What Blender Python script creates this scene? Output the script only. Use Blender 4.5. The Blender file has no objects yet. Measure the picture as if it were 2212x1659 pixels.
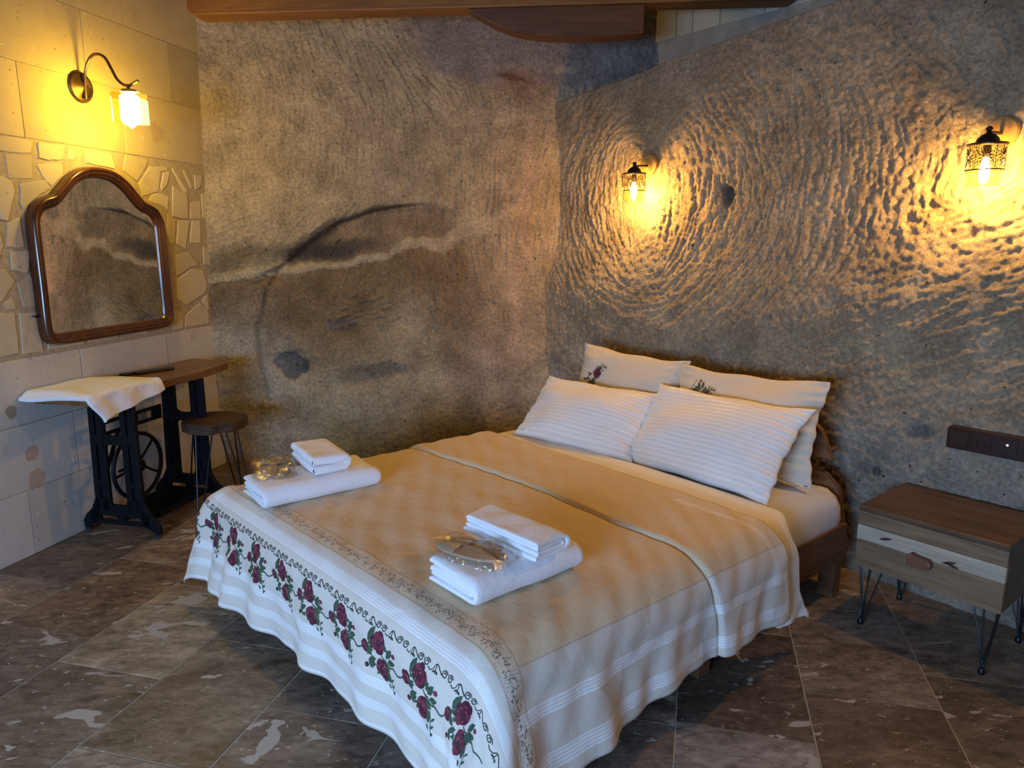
import bpy, bmesh, math, random
import numpy as np
from mathutils import Vector, Matrix
from mathutils.geometry import tessellate_polygon
random.seed(7)
SC = bpy.context.scene
COL = SC.collection
PI = math.pi

# ------------------------------------------------------------------ camera
cam_d = bpy.data.cameras.new('camera')
cam = bpy.data.objects.new('camera', cam_d)
COL.objects.link(cam)
cam.location = (0, 0, 1.55)
cam.rotation_euler = (math.radians(90 - 11.221), 0, 0)
cam_d.sensor_width = 36.0
cam_d.lens = 36.0 * 1550 / 2212
cam_d.clip_start = 0.02
SC.camera = cam

# ------------------------------------------------------------------ exposure, world, daylight
SC.view_settings.view_transform = 'Standard'
SC.view_settings.look = 'None'
SC.view_settings.gamma = 1
SC.view_settings.use_curve_mapping = False
SC.view_settings.exposure = 0.7
SC.cycles.use_denoising = True
SC.cycles.max_bounces = 8
SC.cycles.diffuse_bounces = 5
SC.cycles.caustics_reflective = False
SC.cycles.caustics_refractive = False
SC.cycles.sample_clamp_indirect = 6

world = bpy.data.worlds.new('world')
SC.world = world
world.use_nodes = True
world.node_tree.nodes['Background'].inputs[0].default_value = (0.40, 0.62, 1.0, 1)
world.node_tree.nodes['Background'].inputs[1].default_value = 1.0

def area(name, loc, target, sx, sy, power, color):
    l = bpy.data.lights.new(name, 'AREA')
    l.shape = 'RECTANGLE'; l.size = sx; l.size_y = sy
    l.energy = power; l.color = color
    o = bpy.data.objects.new(name, l); COL.objects.link(o)
    o.location = loc
    o.rotation_euler = (Vector(target) - Vector(loc)).to_track_quat('-Z', 'Y').to_euler()
    return o
area('window_daylight', (-1.85, -1.40, 1.20), (-1.05, 1.2, -0.2), 1.7, 0.9, 122, (0.36, 0.59, 1.0))
SCONCE_POWER = 125.0
LAMP_POWER = 820.0

# ------------------------------------------------------------------ frames
class Frame:
    def __init__(s, ox, oy, deg):
        s.o = (ox, oy); s.r = math.radians(deg); s.c = math.cos(s.r); s.s = math.sin(s.r)
    def w(s, x, y, z=0.0):
        return Vector((s.o[0] + x * s.c - y * s.s, s.o[1] + x * s.s + y * s.c, z))
BED = Frame(1.46, 3.0, 39.0)          # x: toward the head wall, y: toward the back wall
WALL = Frame(-2.462, 3.209, 76.2)     # x: along the left wall, -y: into the room
FLOOR = Frame(0, 0, 75.5)             # x: along the tile strips
WORLD = Frame(0, 0, 0)
ORG = {}

def thing(name, label, cat, frame, base=(0, 0, 0), group=None):
    o = bpy.data.objects.new(name, None); COL.objects.link(o)
    o.empty_display_size = 0.1
    o.location = frame.w(*base); o.rotation_euler = (0, 0, frame.r)
    o['label'] = label; o['category'] = cat
    if group: o['group'] = group
    ORG[o.name] = (frame, base)
    return o

def link_mesh(name, me, parent=None, frame=None, base=None):
    o = bpy.data.objects.new(name, me); COL.objects.link(o)
    if parent is not None:
        o.parent = parent
        ORG[o.name] = ORG[parent.name]
    else:
        frame = frame or WORLD; base = base or (0, 0, 0)
        o.location = frame.w(*base); o.rotation_euler = (0, 0, frame.r)
        ORG[o.name] = (frame, base)
    return o

def tag(o, label, cat, group=None):
    o['label'] = label; o['category'] = cat
    if group: o['group'] = group
    return o

class MB:
    """collects geometry in the coordinates of a frame"""
    def __init__(s):
        s.v = []; s.f = []; s.m = []; s.cur = 0
    def add(s, vs, fs, M=None):
        b = len(s.v)
        if M is not None: vs = [M @ Vector(p) for p in vs]
        s.v += [tuple(p) for p in vs]
        s.f += [tuple(i + b for i in f) for f in fs]
        s.m += [s.cur] * len(fs)
        return s
    def box(s, x0, x1, y0, y1, z0, z1, M=None):
        vs = [(x, y, z) for z in (z0, z1) for y in (y0, y1) for x in (x0, x1)]
        fs = [(0, 2, 3, 1), (4, 5, 7, 6), (0, 1, 5, 4), (2, 6, 7, 3), (0, 4, 6, 2), (1, 3, 7, 5)]
        return s.add(vs, fs, M)
    def tube(s, pts, r, seg=8, closed=False, M=None):
        pts = [Vector(p) for p in pts]; n = len(pts)
        rs = r if isinstance(r, (list, tuple)) else [r] * n
        vs = []; fs = []
        up = None
        for i, p in enumerate(pts):
            if closed: t = pts[(i + 1) % n] - pts[i - 1]
            else: t = pts[min(i + 1, n - 1)] - pts[max(i - 1, 0)]
            t.normalize()
            if up is None:
                up = Vector((0, 0, 1)) if abs(t.z) < 0.9 else Vector((1, 0, 0))
            x = t.cross(up)
            if x.length < 1e-5: x = t.cross(Vector((0.3, 1, 0.2)))
            x.normalize(); y = x.cross(t); up = y.copy()
            for k in range(seg):
                a = 2 * PI * k / seg
                vs.append(p + (x * math.cos(a) + y * math.sin(a)) * rs[i])
        m = n if closed else n - 1
        for i in range(m):
            for k in range(seg):
                a = i * seg + k; b = i * seg + (k + 1) % seg
                c = ((i + 1) % n) * seg + (k + 1) % seg; d = ((i + 1) % n) * seg + k
                fs.append((a, d, c, b))
        if not closed:
            fs.append(tuple(range(seg)))
            fs.append(tuple((n - 1) * seg + k for k in reversed(range(seg))))
        return s.add(vs, fs, M)
    def lathe(s, prof, seg=24, M=None):
        """prof: (radius, z) from bottom to top, closed with caps"""
        vs = []; fs = []
        for r, z in prof:
            for k in range(seg):
                a = 2 * PI * k / seg
                vs.append((r * math.cos(a), r * math.sin(a), z))
        for i in range(len(prof) - 1):
            for k in range(seg):
                fs.append((i * seg + k, i * seg + (k + 1) % seg, (i + 1) * seg + (k + 1) % seg, (i + 1) * seg + k))
        fs.append(tuple(reversed(range(seg))))
        fs.append(tuple((len(prof) - 1) * seg + k for k in range(seg)))
        return s.add(vs, fs, M)
    def prism(s, poly, d0, d1, M=None, chamfer=0.0):
        """poly in the xy plane, extruded d0..d1 along z (M maps it)"""
        A = sum(poly[i][0] * poly[(i + 1) % len(poly)][1] - poly[(i + 1) % len(poly)][0] * poly[i][1] for i in range(len(poly)))
        if A < 0: poly = list(reversed(poly))
        n = len(poly)
        if chamfer > 0:
            ins = inset(poly, chamfer)
            vs = [(x, y, d0) for x, y in poly] + [(x, y, d1 - chamfer) for x, y in poly] + [(x, y, d1) for x, y in ins]
            fs = [(i, (i + 1) % n, n + (i + 1) % n, n + i) for i in range(n)]
            fs += [(n + i, n + (i + 1) % n, 2 * n + (i + 1) % n, 2 * n + i) for i in range(n)]
            top = 2 * n
        else:
            vs = [(x, y, d0) for x, y in poly] + [(x, y, d1) for x, y in poly]
            fs = [(i, (i + 1) % n, n + (i + 1) % n, n + i) for i in range(n)]
            top = n
        tr = tessellate_polygon([[Vector((x, y, 0)) for x, y in poly]])
        for t in tr:
            a, b, c = t
            P = [Vector(poly[i]) for i in t]
            if (P[1] - P[0]).cross(P[2] - P[0]) < 0: a, b, c = c, b, a
            fs.append((c, b, a)); fs.append((top + a, top + b, top + c))
        return s.add(vs, fs, M)
    def build(s, name, mats, parent=None, frame=None, base=None, smooth=True, bevel=0.0, seg=2, angle=35):
        if parent is not None: frame, base = ORG[parent.name]
        else: frame = frame or WORLD; base = base or (0, 0, 0)
        me = bpy.data.meshes.new(name)
        vs = [(x - base[0], y - base[1], z - base[2]) for x, y, z in s.v]
        me.from_pydata(vs, [], s.f)
        if not isinstance(mats, (list, tuple)): mats = [mats]
        for m in mats: me.materials.append(m)
        if len(mats) > 1: me.polygons.foreach_set('material_index', s.m)
        if smooth:
            me.polygons.foreach_set('use_smooth', [True] * len(s.f))
            try: me.set_sharp_from_angle(angle=math.radians(angle))
            except Exception: pass
        me.update()
        o = link_mesh(name, me, parent, frame, base)
        if bevel > 0:
            b = o.modifiers.new('bevel', 'BEVEL'); b.width = bevel; b.segments = seg
            b.limit_method = 'ANGLE'; b.angle_limit = math.radians(40)
            b.harden_normals = False
        return o

def inset(poly, d):
    n = len(poly); out = []
    for i in range(n):
        p0 = Vector(poly[i - 1]); p1 = Vector(poly[i]); p2 = Vector(poly[(i + 1) % n])
        e1 = (p1 - p0); e2 = (p2 - p1)
        if e1.length < 1e-9 or e2.length < 1e-9: out.append(tuple(p1)); continue
        e1.normalize(); e2.normalize()
        n1 = Vector((-e1.y, e1.x)); n2 = Vector((-e2.y, e2.x))
        b = n1 + n2
        if b.length < 1e-6: out.append(tuple(p1 + n1 * d)); continue
        b.normalize(); k = max(0.35, b.dot(n1))
        out.append(tuple(p1 + b * (d / k)))
    return out

def grid_mesh(name, V, mats, parent=None, frame=None, base=None, uv=None, color=None, smooth=True, flip=False):
    """V: (ny, nx, 3) numpy array in frame coordinates"""
    if parent is not None: frame, base = ORG[parent.name]
    else: frame = frame or WORLD; base = base or (0, 0, 0)
    ny, nx, _ = V.shape
    V = V - np.array(base)
    me = bpy.data.meshes.new(name)
    idx = np.arange(ny * nx).reshape(ny, nx)
    q = np.stack([idx[:-1, :-1], idx[:-1, 1:], idx[1:, 1:], idx[1:, :-1]], -1).reshape(-1, 4)
    if flip: q = q[:, ::-1]
    nf = len(q)
    me.vertices.add(ny * nx); me.vertices.foreach_set('co', V.reshape(-1).astype(np.float32))
    me.loops.add(nf * 4); me.loops.foreach_set('vertex_index', q.reshape(-1).astype(np.int32))
    me.polygons.add(nf); me.polygons.foreach_set('loop_start', (np.arange(nf) * 4).astype(np.int32))
    me.polygons.foreach_set('use_smooth', np.full(nf, smooth))
    if uv is not None:
        l = me.uv_layers.new(name='uv')
        l.data.foreach_set('uv', uv.reshape(-1, 2)[q.reshape(-1)].reshape(-1).astype(np.float32))
    if color is not None:
        c = me.color_attributes.new('Col', 'FLOAT_COLOR', 'POINT')
        cc = np.concatenate([color.reshape(-1, 3), np.ones((ny * nx, 1))], 1)
        c.data.foreach_set('color', cc.reshape(-1).astype(np.float32))
    if not isinstance(mats, (list, tuple)): mats = [mats]
    for m in mats: me.materials.append(m)
    me.update(calc_edges=True)
    return link_mesh(name, me, parent, frame, base)

def catmull(pts, n=6, closed=False):
    P = [Vector(p) for p in pts]; out = []; N = len(P)
    for i in range(N if closed else N - 1):
        p0 = P[(i - 1) % N] if (closed or i > 0) else P[0]
        p1 = P[i]; p2 = P[(i + 1) % N]
        p3 = P[(i + 2) % N] if (closed or i + 2 < N) else P[-1]
        for k in range(n):
            t = k / n
            out.append(0.5 * ((2 * p1) + (p2 - p0) * t + (2 * p0 - 5 * p1 + 4 * p2 - p3) * t * t + (3 * p1 - p0 - 3 * p2 + p3) * t ** 3))
    if not closed: out.append(P[-1])
    return out

def copy_tree(o, parent=None):
    c = o.copy(); COL.objects.link(c)
    if parent is not None: c.parent = parent
    ORG[c.name] = ORG[o.name]
    for ch in [x for x in list(COL.objects) if x.parent == o]: copy_tree(ch, c)
    return c

# ------------------------------------------------------------------ materials
class NT:
    def __init__(s, name):
        s.m = bpy.data.materials.new(name); s.m.use_nodes = True
        s.t = s.m.node_tree; s.b = s.t.nodes['Principled BSDF']
    def n(s, typ, ins=None, **kw):
        nd = s.t.nodes.new(typ)
        for k, v in kw.items(): setattr(nd, k, v)
        if ins:
            for k, v in ins.items(): s.set(nd, k, v)
        return nd
    def set(s, nd, k, v):
        i = nd.inputs[k]
        if isinstance(v, bpy.types.NodeSocket): s.t.links.new(v, i)
        elif isinstance(v, bpy.types.Node): s.t.links.new(v.outputs[0], i)
        else:
            if i.type == 'RGBA' and len(v) == 3: v = (*v, 1)
            i.default_value = v
    def math(s, op, a, b=None, c=None, clamp=False):
        nd = s.n('ShaderNodeMath', operation=op); nd.use_clamp = clamp
        s.set(nd, 0, a)
        if b is not None: s.set(nd, 1, b)
        if c is not None: s.set(nd, 2, c)
        return nd.outputs[0]
    def mix(s, f, a, b, mode='MIX'):
        nd = s.n('ShaderNodeMix', data_type='RGBA', blend_type=mode)
        s.set(nd, 0, f); s.set(nd, 6, a); s.set(nd, 7, b)
        return nd.outputs[2]
    def noise(s, vec, scale, detail=3, rough=0.55, dist=0.0):
        nd = s.n('ShaderNodeTexNoise'); nd.inputs['Scale'].default_value = scale
        nd.inputs['Detail'].default_value = detail; nd.inputs['Roughness'].default_value = rough
        nd.inputs['Distortion'].default_value = dist
        if vec is not None: s.set(nd, 'Vector', vec)
        return nd
    def ramp(s, fac, stops, interp='LINEAR'):
        nd = s.n('ShaderNodeValToRGB'); s.set(nd, 0, fac)
        cr = nd.color_ramp; cr.interpolation = interp
        while len(cr.elements) < len(stops): cr.elements.new(0.5)
        for e, (p, c) in zip(cr.elements, stops):
            e.position = p; e.color = (*c, 1) if len(c) == 3 else c
        return nd.outputs[0]
    def coord(s, kind='Object'):
        return s.n('ShaderNodeTexCoord').outputs[kind]
    def mapping(s, vec, scale=(1, 1, 1), rot=(0, 0, 0), loc=(0, 0, 0)):
        nd = s.n('ShaderNodeMapping'); s.set(nd, 0, vec)
        nd.inputs['Scale'].default_value = scale; nd.inputs['Rotation'].default_value = rot
        nd.inputs['Location'].default_value = loc
        return nd.outputs[0]
    def bump(s, h, strength=0.3, dist=0.002, normal=None):
        nd = s.n('ShaderNodeBump'); s.set(nd, 'Height', h)
        nd.inputs['Strength'].default_value = strength; nd.inputs['Distance'].default_value = dist
        if normal is not None: s.set(nd, 'Normal', normal)
        return nd.outputs[0]
    def out(s, color=None, rough=0.7, normal=None, metal=0.0, spec=0.5, **kw):
        if color is not None: s.set(s.b, 'Base Color', color)
        s.set(s.b, 'Roughness', rough); s.set(s.b, 'Metallic', metal)
        s.set(s.b, 'Specular IOR Level', spec)
        if normal is not None: s.set(s.b, 'Normal', normal)
        for k, v in kw.items(): s.set(s.b, k.replace('_', ' '), v)
        return s.m

def m_rock():
    t = NT('carved_rock')
    a = t.n('ShaderNodeAttribute', attribute_name='Col').outputs['Color']
    g = t.n('ShaderNodeNewGeometry').outputs['Position']
    n1 = t.noise(g, 5, 5, 0.6).outputs[0]
    n2 = t.noise(g, 60, 3, 0.6).outputs[0]
    c = t.mix(1.0, a, t.ramp(n1, [(0.3, (0.74, 0.72, 0.70)), (0.7, (1.22, 1.20, 1.18))]), 'MULTIPLY')
    c = t.mix(1.0, c, t.ramp(n2, [(0.3, (0.68, 0.67, 0.66)), (0.7, (1.22, 1.22, 1.22))]), 'MULTIPLY')
    gj = t.n('ShaderNodeVectorMath', {0: g, 1: t.n('ShaderNodeVectorMath', {0: t.noise(g, 110, 2, 0.6).outputs[1], 'Scale': 0.016}, operation='SCALE').outputs[0]}, operation='ADD').outputs[0]
    v = t.n('ShaderNodeTexVoronoi', {'Vector': gj, 'Scale': 30.0})
    size = t.math('MULTIPLY', t.math('POWER', t.n('ShaderNodeSeparateColor', {0: v.outputs['Color']}).outputs[0], 6.0), 0.20)
    pit = t.math('LESS_THAN', v.outputs['Distance'], size)
    c = t.mix(t.math('MULTIPLY', pit, 0.85), c, (0.05, 0.04, 0.03))
    v2 = t.n('ShaderNodeTexVoronoi', {'Vector': t.mapping(gj, loc=(3, 7, 1)), 'Scale': 60.0})
    s2 = t.math('MULTIPLY', t.math('POWER', t.n('ShaderNodeSeparateColor', {0: v2.outputs['Color']}).outputs[1], 4.0), 0.22)
    wh = t.math('LESS_THAN', v2.outputs['Distance'], s2)
    c = t.mix(t.math('MULTIPLY', wh, 0.5), c, (0.75, 0.72, 0.65))
    h = t.math('SUBTRACT', t.noise(g, 85, 5, 0.72).outputs[0], t.math('MULTIPLY', pit, 0.5))
    nb = t.bump(h, 1.0, 0.013)
    return t.out(c, 0.95, nb, spec=0.12)

def m_stone(name, c0, c1, bump=0.4, pits=True, stains=()):
    t = NT(name)
    g = t.n('ShaderNodeNewGeometry').outputs['Position']
    r = t.n('ShaderNodeObjectInfo').outputs['Random']
    n1 = t.noise(g, 9, 5, 0.65).outputs[0]
    c = t.mix(n1, c0, c1)
    k = t.math('MULTIPLY_ADD', r, 0.3, 0.86)
    c = t.mix(1.0, c, t.n('ShaderNodeCombineColor', {0: k, 1: k, 2: k}).outputs[0], 'MULTIPLY')
    h = t.noise(g, 90, 4, 0.7).outputs[0]
    if pits:
        gj = t.n('ShaderNodeVectorMath', {0: g, 1: t.n('ShaderNodeVectorMath', {0: t.noise(g, 110, 2, 0.6).outputs[1], 'Scale': 0.018}, operation='SCALE').outputs[0]}, operation='ADD').outputs[0]
        v = t.n('ShaderNodeTexVoronoi', {'Vector': gj, 'Scale': 48.0})
        size = t.math('MULTIPLY', t.math('POWER', t.n('ShaderNodeSeparateColor', {0: v.outputs['Color']}).outputs[0], 7.0), 0.24)
        pit = t.math('LESS_THAN', v.outputs['Distance'], size)
        c = t.mix(t.math('MULTIPLY', pit, 0.65), c, (0.10, 0.07, 0.04))
        v2 = t.n('ShaderNodeTexVoronoi', {'Vector': t.mapping(gj, loc=(1, 2, 5)), 'Scale': 36.0})
        s2 = t.math('MULTIPLY', t.math('POWER', t.n('ShaderNodeSeparateColor', {0: v2.outputs['Color']}).outputs[1], 9.0), 0.22)
        c = t.mix(t.math('MULTIPLY', t.math('LESS_THAN', v2.outputs['Distance'], s2), 0.6), c, (0.85, 0.83, 0.76))
        h = t.math('SUBTRACT', h, pit)
    blot = t.noise(t.mapping(g, loc=(4, 1, 8)), 3.2, 3, 0.6).outputs[0]
    c = t.mix(t.ramp(blot, [(0.66, (0, 0, 0)), (0.75, (0.55, 0.55, 0.55))]), c, (0.33, 0.25, 0.19))
    jit = t.n('ShaderNodeVectorMath', {0: g, 1: t.n('ShaderNodeVectorMath', {0: t.noise(g, 14, 4, 0.6).outputs[1], 'Scale': 0.07}, operation='SCALE').outputs[0]}, operation='ADD').outputs[0]
    for x, y, z, rr, col in stains:
        d = t.n('ShaderNodeVectorMath', {0: jit, 1: (x + 0.035, y + 0.035, z + 0.035)}, operation='DISTANCE').outputs['Value']
        c = t.mix(t.math('MULTIPLY', t.math('LESS_THAN', d, rr), 0.75), c, col)
    return t.out(c, 0.85, t.bump(h, bump, 0.003), spec=0.2)

def m_tile():
    t = NT('travertine')
    g = t.n('ShaderNodeNewGeometry').outputs['Position']
    oi = t.n('ShaderNodeObjectInfo')
    off = t.math('MULTIPLY', oi.outputs['Random'], 37.0)
    vec = t.n('ShaderNodeVectorMath', {0: g, 1: t.n('ShaderNodeCombineXYZ', {0: off, 1: off, 2: off}).outputs[0]}, operation='ADD').outputs[0]
    stretch = t.mapping(vec, scale=(1.0, 2.0, 1.0), rot=(0, 0, math.radians(-14)))
    n1 = t.noise(stretch, 3.5, 6, 0.62, 0.6).outputs[0]
    n2 = t.noise(stretch, 16, 6, 0.72, 0.4).outputs[0]
    base = oi.outputs['Color']
    c = t.mix(1.0, base, t.ramp(n1, [(0.30, (0.52, 0.48, 0.44)), (0.50, (0.95, 0.93, 0.90)), (0.70, (1.40, 1.36, 1.28))]), 'MULTIPLY')
    c = t.mix(1.0, c, t.ramp(n2, [(0.34, (0.50, 0.48, 0.46)), (0.62, (1.25, 1.24, 1.22))]), 'MULTIPLY')
    fillm = t.ramp(t.noise(stretch, 4.2, 4, 0.55, 1.2).outputs[0], [(0.635, (0, 0, 0)), (0.65, (1, 1, 1))])
    fill2 = t.ramp(t.noise(stretch, 30, 3, 0.6, 0.8).outputs[0], [(0.645, (0, 0, 0)), (0.68, (0.8, 0.8, 0.8))])
    c = t.mix(fill2, c, (0.50, 0.44, 0.36))
    c = t.mix(fillm, c, (0.46, 0.41, 0.34))
    v = t.n('ShaderNodeTexVoronoi', {'Vector': vec, 'Scale': 9.0})
    s2 = t.math('MULTIPLY', t.math('POWER', t.n('ShaderNodeSeparateColor', {0: v.outputs['Color']}).outputs[1], 8.0), 0.16)
    c = t.mix(t.math('MULTIPLY', t.math('LESS_THAN', v.outputs['Distance'], s2), 0.7), c, (0.07, 0.05, 0.04))
    rgh = t.ramp(n2, [(0.3, (0.38,) * 3), (0.7, (0.55,) * 3)])
    return t.out(c, rgh, t.bump(n2, 0.18, 0.003), spec=0.4)

def m_wood(name, c0, c1, scale=1.0, axis=0, rough=0.5, ring=9.0, spec=0.4, coat=0.0):
    t = NT(name)
    o = t.coord('Object')
    r = t.n('ShaderNodeObjectInfo').outputs['Random']
    sc = [9.0 * scale] * 3; sc[axis] = 0.9 * scale
    m = t.mapping(o, scale=sc)
    vec = t.n('ShaderNodeVectorMath', {0: m, 1: t.n('ShaderNodeCombineXYZ', {0: t.math('MULTIPLY', r, 9.0), 1: 0.0, 2: 0.0}).outputs[0]}, operation='ADD').outputs[0]
    n1 = t.noise(vec, 1.6, 5, 0.6, 1.2).outputs[0]
    fine = [60.0 * scale] * 3; fine[axis] = 3.0 * scale
    n2 = t.noise(t.mapping(o, scale=fine), 1.5, 4, 0.6, 0.5).outputs[0]
    c = t.ramp(n1, [(0.32, c0), (0.68, c1)])
    c = t.mix(1.0, c, t.ramp(n2, [(0.3, (0.72,) * 3), (0.7, (1.15,) * 3)]), 'MULTIPLY')
    return t.out(c, rough, t.bump(n2, 0.15, 0.002), spec=spec, Coat_Weight=coat, Coat_Roughness=0.15)

def m_plain(name, c, rough=0.6, metal=0.0, spec=0.5, noise=0.0, bump=0.0, nscale=40, **kw):
    t = NT(name)
    col = c
    nrm = None
    if noise > 0 or bump > 0:
        o = t.coord('Object')
        n1 = t.noise(o, nscale, 4, 0.6).outputs[0]
        if noise > 0:
            col = t.mix(1.0, c, t.ramp(n1, [(0.3, (1 - noise,) * 3), (0.7, (1 + noise,) * 3)]), 'MULTIPLY')
        if bump > 0: nrm = t.bump(n1, bump, 0.002)
    return t.out(col, rough, nrm, metal, spec, **kw)

def m_striped(name, axis, period, base, line, uv=False):
    """satin striped white bed linen"""
    t = NT(name)
    o = t.coord('UV' if uv else 'Object')
    x = t.n('ShaderNodeSeparateXYZ', {0: o}).outputs[axis]
    s = t.math('SINE', t.math('MULTIPLY', x, 2 * PI / period))
    m = t.ramp(t.math('MULTIPLY_ADD', s, 0.5, 0.5), [(0.42, (0, 0, 0)), (0.58, (1, 1, 1))])
    c = t.mix(m, base, line)
    rg = t.mix(m, (0.75,) * 3, (0.42,) * 3)
    n = t.noise(t.coord('Object'), 14, 3, 0.5).outputs[0]
    b1 = t.bump(n, 0.35, 0.012)
    b2 = t.bump(m, 0.2, 0.0012, b1)
    return t.out(c, rg, b2, spec=0.3, Sheen_Weight=0.2)

def m_terry(name, c):
    t = NT(name)
    o = t.coord('Object')
    n = t.noise(o, 420, 2, 0.6).outputs[0]
    n2 = t.noise(o, 30, 3, 0.6).outputs[0]
    b = t.bump(n, 0.5, 0.002, t.bump(n2, 0.35, 0.008))
    return t.out(c, 0.95, b, spec=0.1, Sheen_Weight=0.3)

S_LACE = 1.99
def m_spread():
    """uv: x = distance from the head edge datum (s), y = distance across the bed (t)"""
    t = NT('bedspread_cloth')
    uv = t.coord('UV')
    sp = t.n('ShaderNodeSeparateXYZ', {0: uv}); S = sp.outputs[0]; T = sp.outputs[1]
    def inr(x, a, b):
        return t.math('MULTIPLY', t.math('GREATER_THAN', x, a), t.math('LESS_THAN', x, b))
    def lines(x, per, duty=0.0):
        return t.math('GREATER_THAN', t.math('SINE', t.math('MULTIPLY', x, 2 * PI / per)), duty)
    band = None
    foot = None
    for a, b in ((2.060, 2.096), (2.292, 2.328), (2.368, 2.400), (2.444, 2.457)):
        q = t.math('MULTIPLY', inr(S, a, b), t.math('MULTIPLY_ADD', lines(S, 0.0085, -0.1), 0.65, 0.35))
        foot = q if foot is None else t.math('MAXIMUM', foot, q)
    infoot = t.math('GREATER_THAN', S, S_LACE + 0.035)
    side = None
    for a, b in ((-0.265, -0.232), (-0.385, -0.345)):
        q = t.math('MULTIPLY', inr(T, a, b), t.math('MULTIPLY_ADD', lines(T, 0.0085, -0.1), 0.65, 0.35))
        side = q if side is None else t.math('MAXIMUM', side, q)
    side = t.math('MULTIPLY', side, t.math('SUBTRACT', 1.0, infoot))
    side = t.math('MULTIPLY', side, t.math('GREATER_THAN', S, 0.735))
    head = t.math('MULTIPLY', inr(S, 0.78, 0.81), t.math('MULTIPLY', t.math('LESS_THAN', T, 0.3), t.math('GREATER_THAN', T, -0.26)))
    head = t.math('MULTIPLY', head, t.math('MULTIPLY_ADD', lines(S, 0.0085, -0.1), 0.4, 0.2))
    rib = t.math('MAXIMUM', t.math('MAXIMUM', foot, side), head)
    # quilted middle: patches of ribs running either way
    inq = t.math('MULTIPLY', t.math('LESS_THAN', S, S_LACE - 0.035), t.math('GREATER_THAN', T, -0.135))
    rot = t.mapping(uv, rot=(0, 0, 0.0), scale=(1, 1, 1))
    ch = t.n('ShaderNodeTexChecker', {'Vector': rot, 'Scale': 1 / 0.065}).outputs['Fac']
    wx = t.math('SINE', t.math('MULTIPLY', S, 2 * PI / 0.0068))
    wy = t.math('SINE', t.math('MULTIPLY', T, 2 * PI / 0.0068))
    qu = t.math('ADD', t.math('MULTIPLY', wx, ch), t.math('MULTIPLY', wy, t.math('SUBTRACT', 1.0, ch)))
    wob = t.noise(uv, 3.0, 2).outputs[0]
    qu = t.math('MULTIPLY', t.math('MULTIPLY', qu, inq), t.math('MULTIPLY_ADD', wob, 1.8, -0.35))
    # lace insertion with its holes
    inl = t.math('MULTIPLY', inr(S, S_LACE - 0.028, S_LACE + 0.028), 1.0)
    vor = t.n('ShaderNodeTexVoronoi', {'Vector': uv, 'Scale': 150.0})
    wave = t.math('MULTIPLY', t.math('SINE', t.math('MULTIPLY', T, 2 * PI / 0.05)), 0.009)
    ctr = t.math('ABSOLUTE', t.math('SUBTRACT', t.math('SUBTRACT', S, S_LACE), wave))
    dens = t.math('MULTIPLY_ADD', t.math('LESS_THAN', ctr, 0.013), 0.20, 0.26)
    hole = t.math('MULTIPLY', inl, t.math('LESS_THAN', vor.outputs['Distance'], dens))
    edge = t.math('MAXIMUM', inr(S, S_LACE - 0.036, S_LACE - 0.030), inr(S, S_LACE + 0.030, S_LACE + 0.036))
    base = t.mix(infoot, (0.66, 0.53, 0.34), (0.70, 0.63, 0.53))
    sidepl = t.math('MULTIPLY', t.math('LESS_THAN', T, -0.135), t.math('SUBTRACT', 1.0, infoot))
    base = t.mix(sidepl, base, (0.64, 0.57, 0.48))
    c = t.mix(t.math('MULTIPLY_ADD', qu, 0.10, 0.0, clamp=True), base, (0.50, 0.40, 0.25))
    c = t.mix(t.math('MULTIPLY', inl, 0.5), c, (0.66, 0.58, 0.45))
    c = t.mix(t.math('MULTIPLY', rib, 0.70), c, (0.92, 0.92, 0.92))
    c = t.mix(t.math('MULTIPLY', hole, 0.8), c, (0.14, 0.10, 0.06))
    seam = inr(T, -0.139, -0.134)
    seam = t.math('MULTIPLY', seam, t.math('LESS_THAN', S, S_LACE))
    c = t.mix(t.math('MULTIPLY', t.math('MAXIMUM', edge, seam), 0.4), c, (0.30, 0.22, 0.13))
    h = t.math('ADD', t.math('MULTIPLY', qu, 0.55), t.math('SUBTRACT', t.math('MULTIPLY', rib, 0.5), hole))
    wr = t.noise(t.coord('Object'), 9, 4, 0.5, 0.6).outputs[0]
    b0 = t.bump(wr, 0.35, 0.02)
    b = t.bump(h, 0.32, 0.002, b0)
    return t.out(c, 0.85, b, spec=0.2, Sheen_Weight=0.15)

def m_emit(name, c, strength):
    t = NT(name)
    t.out((0, 0, 0), 0.5, spec=0.0, Emission_Color=c, Emission_Strength=strength)
    return t.m

def m_thin_glass(name, tint, gloss=0.12, rough=0.05):
    t = NT(name)
    tr = t.n('ShaderNodeBsdfTransparent', {0: tint})
    gl = t.n('ShaderNodeBsdfGlossy', {0: (1, 1, 1), 'Roughness': rough})
    lw = t.n('ShaderNodeLayerWeight', {0: 0.35})
    f = t.math('MULTIPLY_ADD', lw.outputs['Facing'], 0.35, gloss, clamp=True)
    mx = t.n('ShaderNodeMixShader', {0: f, 1: tr.outputs[0], 2: gl.outputs[0]})
    t.t.links.new(mx.outputs[0], t.t.nodes['Material Output'].inputs[0])
    return t.m

def m_plastic_bag():
    t = NT('clear_plastic_film')
    o = t.coord('Object')
    n = t.noise(o, 22, 4, 0.6, 1.0).outputs[0]
    b = t.bump(n, 1.0, 0.012)
    tr = t.n('ShaderNodeBsdfTransparent', {0: (0.93, 0.92, 0.88)})
    gl = t.n('ShaderNodeBsdfGlossy', {0: (1, 0.97, 0.9), 'Roughness': 0.09, 'Normal': b})
    mx = t.n('ShaderNodeMixShader', {0: 0.30, 1: tr.outputs[0], 2: gl.outputs[0]})
    t.t.links.new(mx.outputs[0], t.t.nodes['Material Output'].inputs[0])
    return t.m

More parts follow.
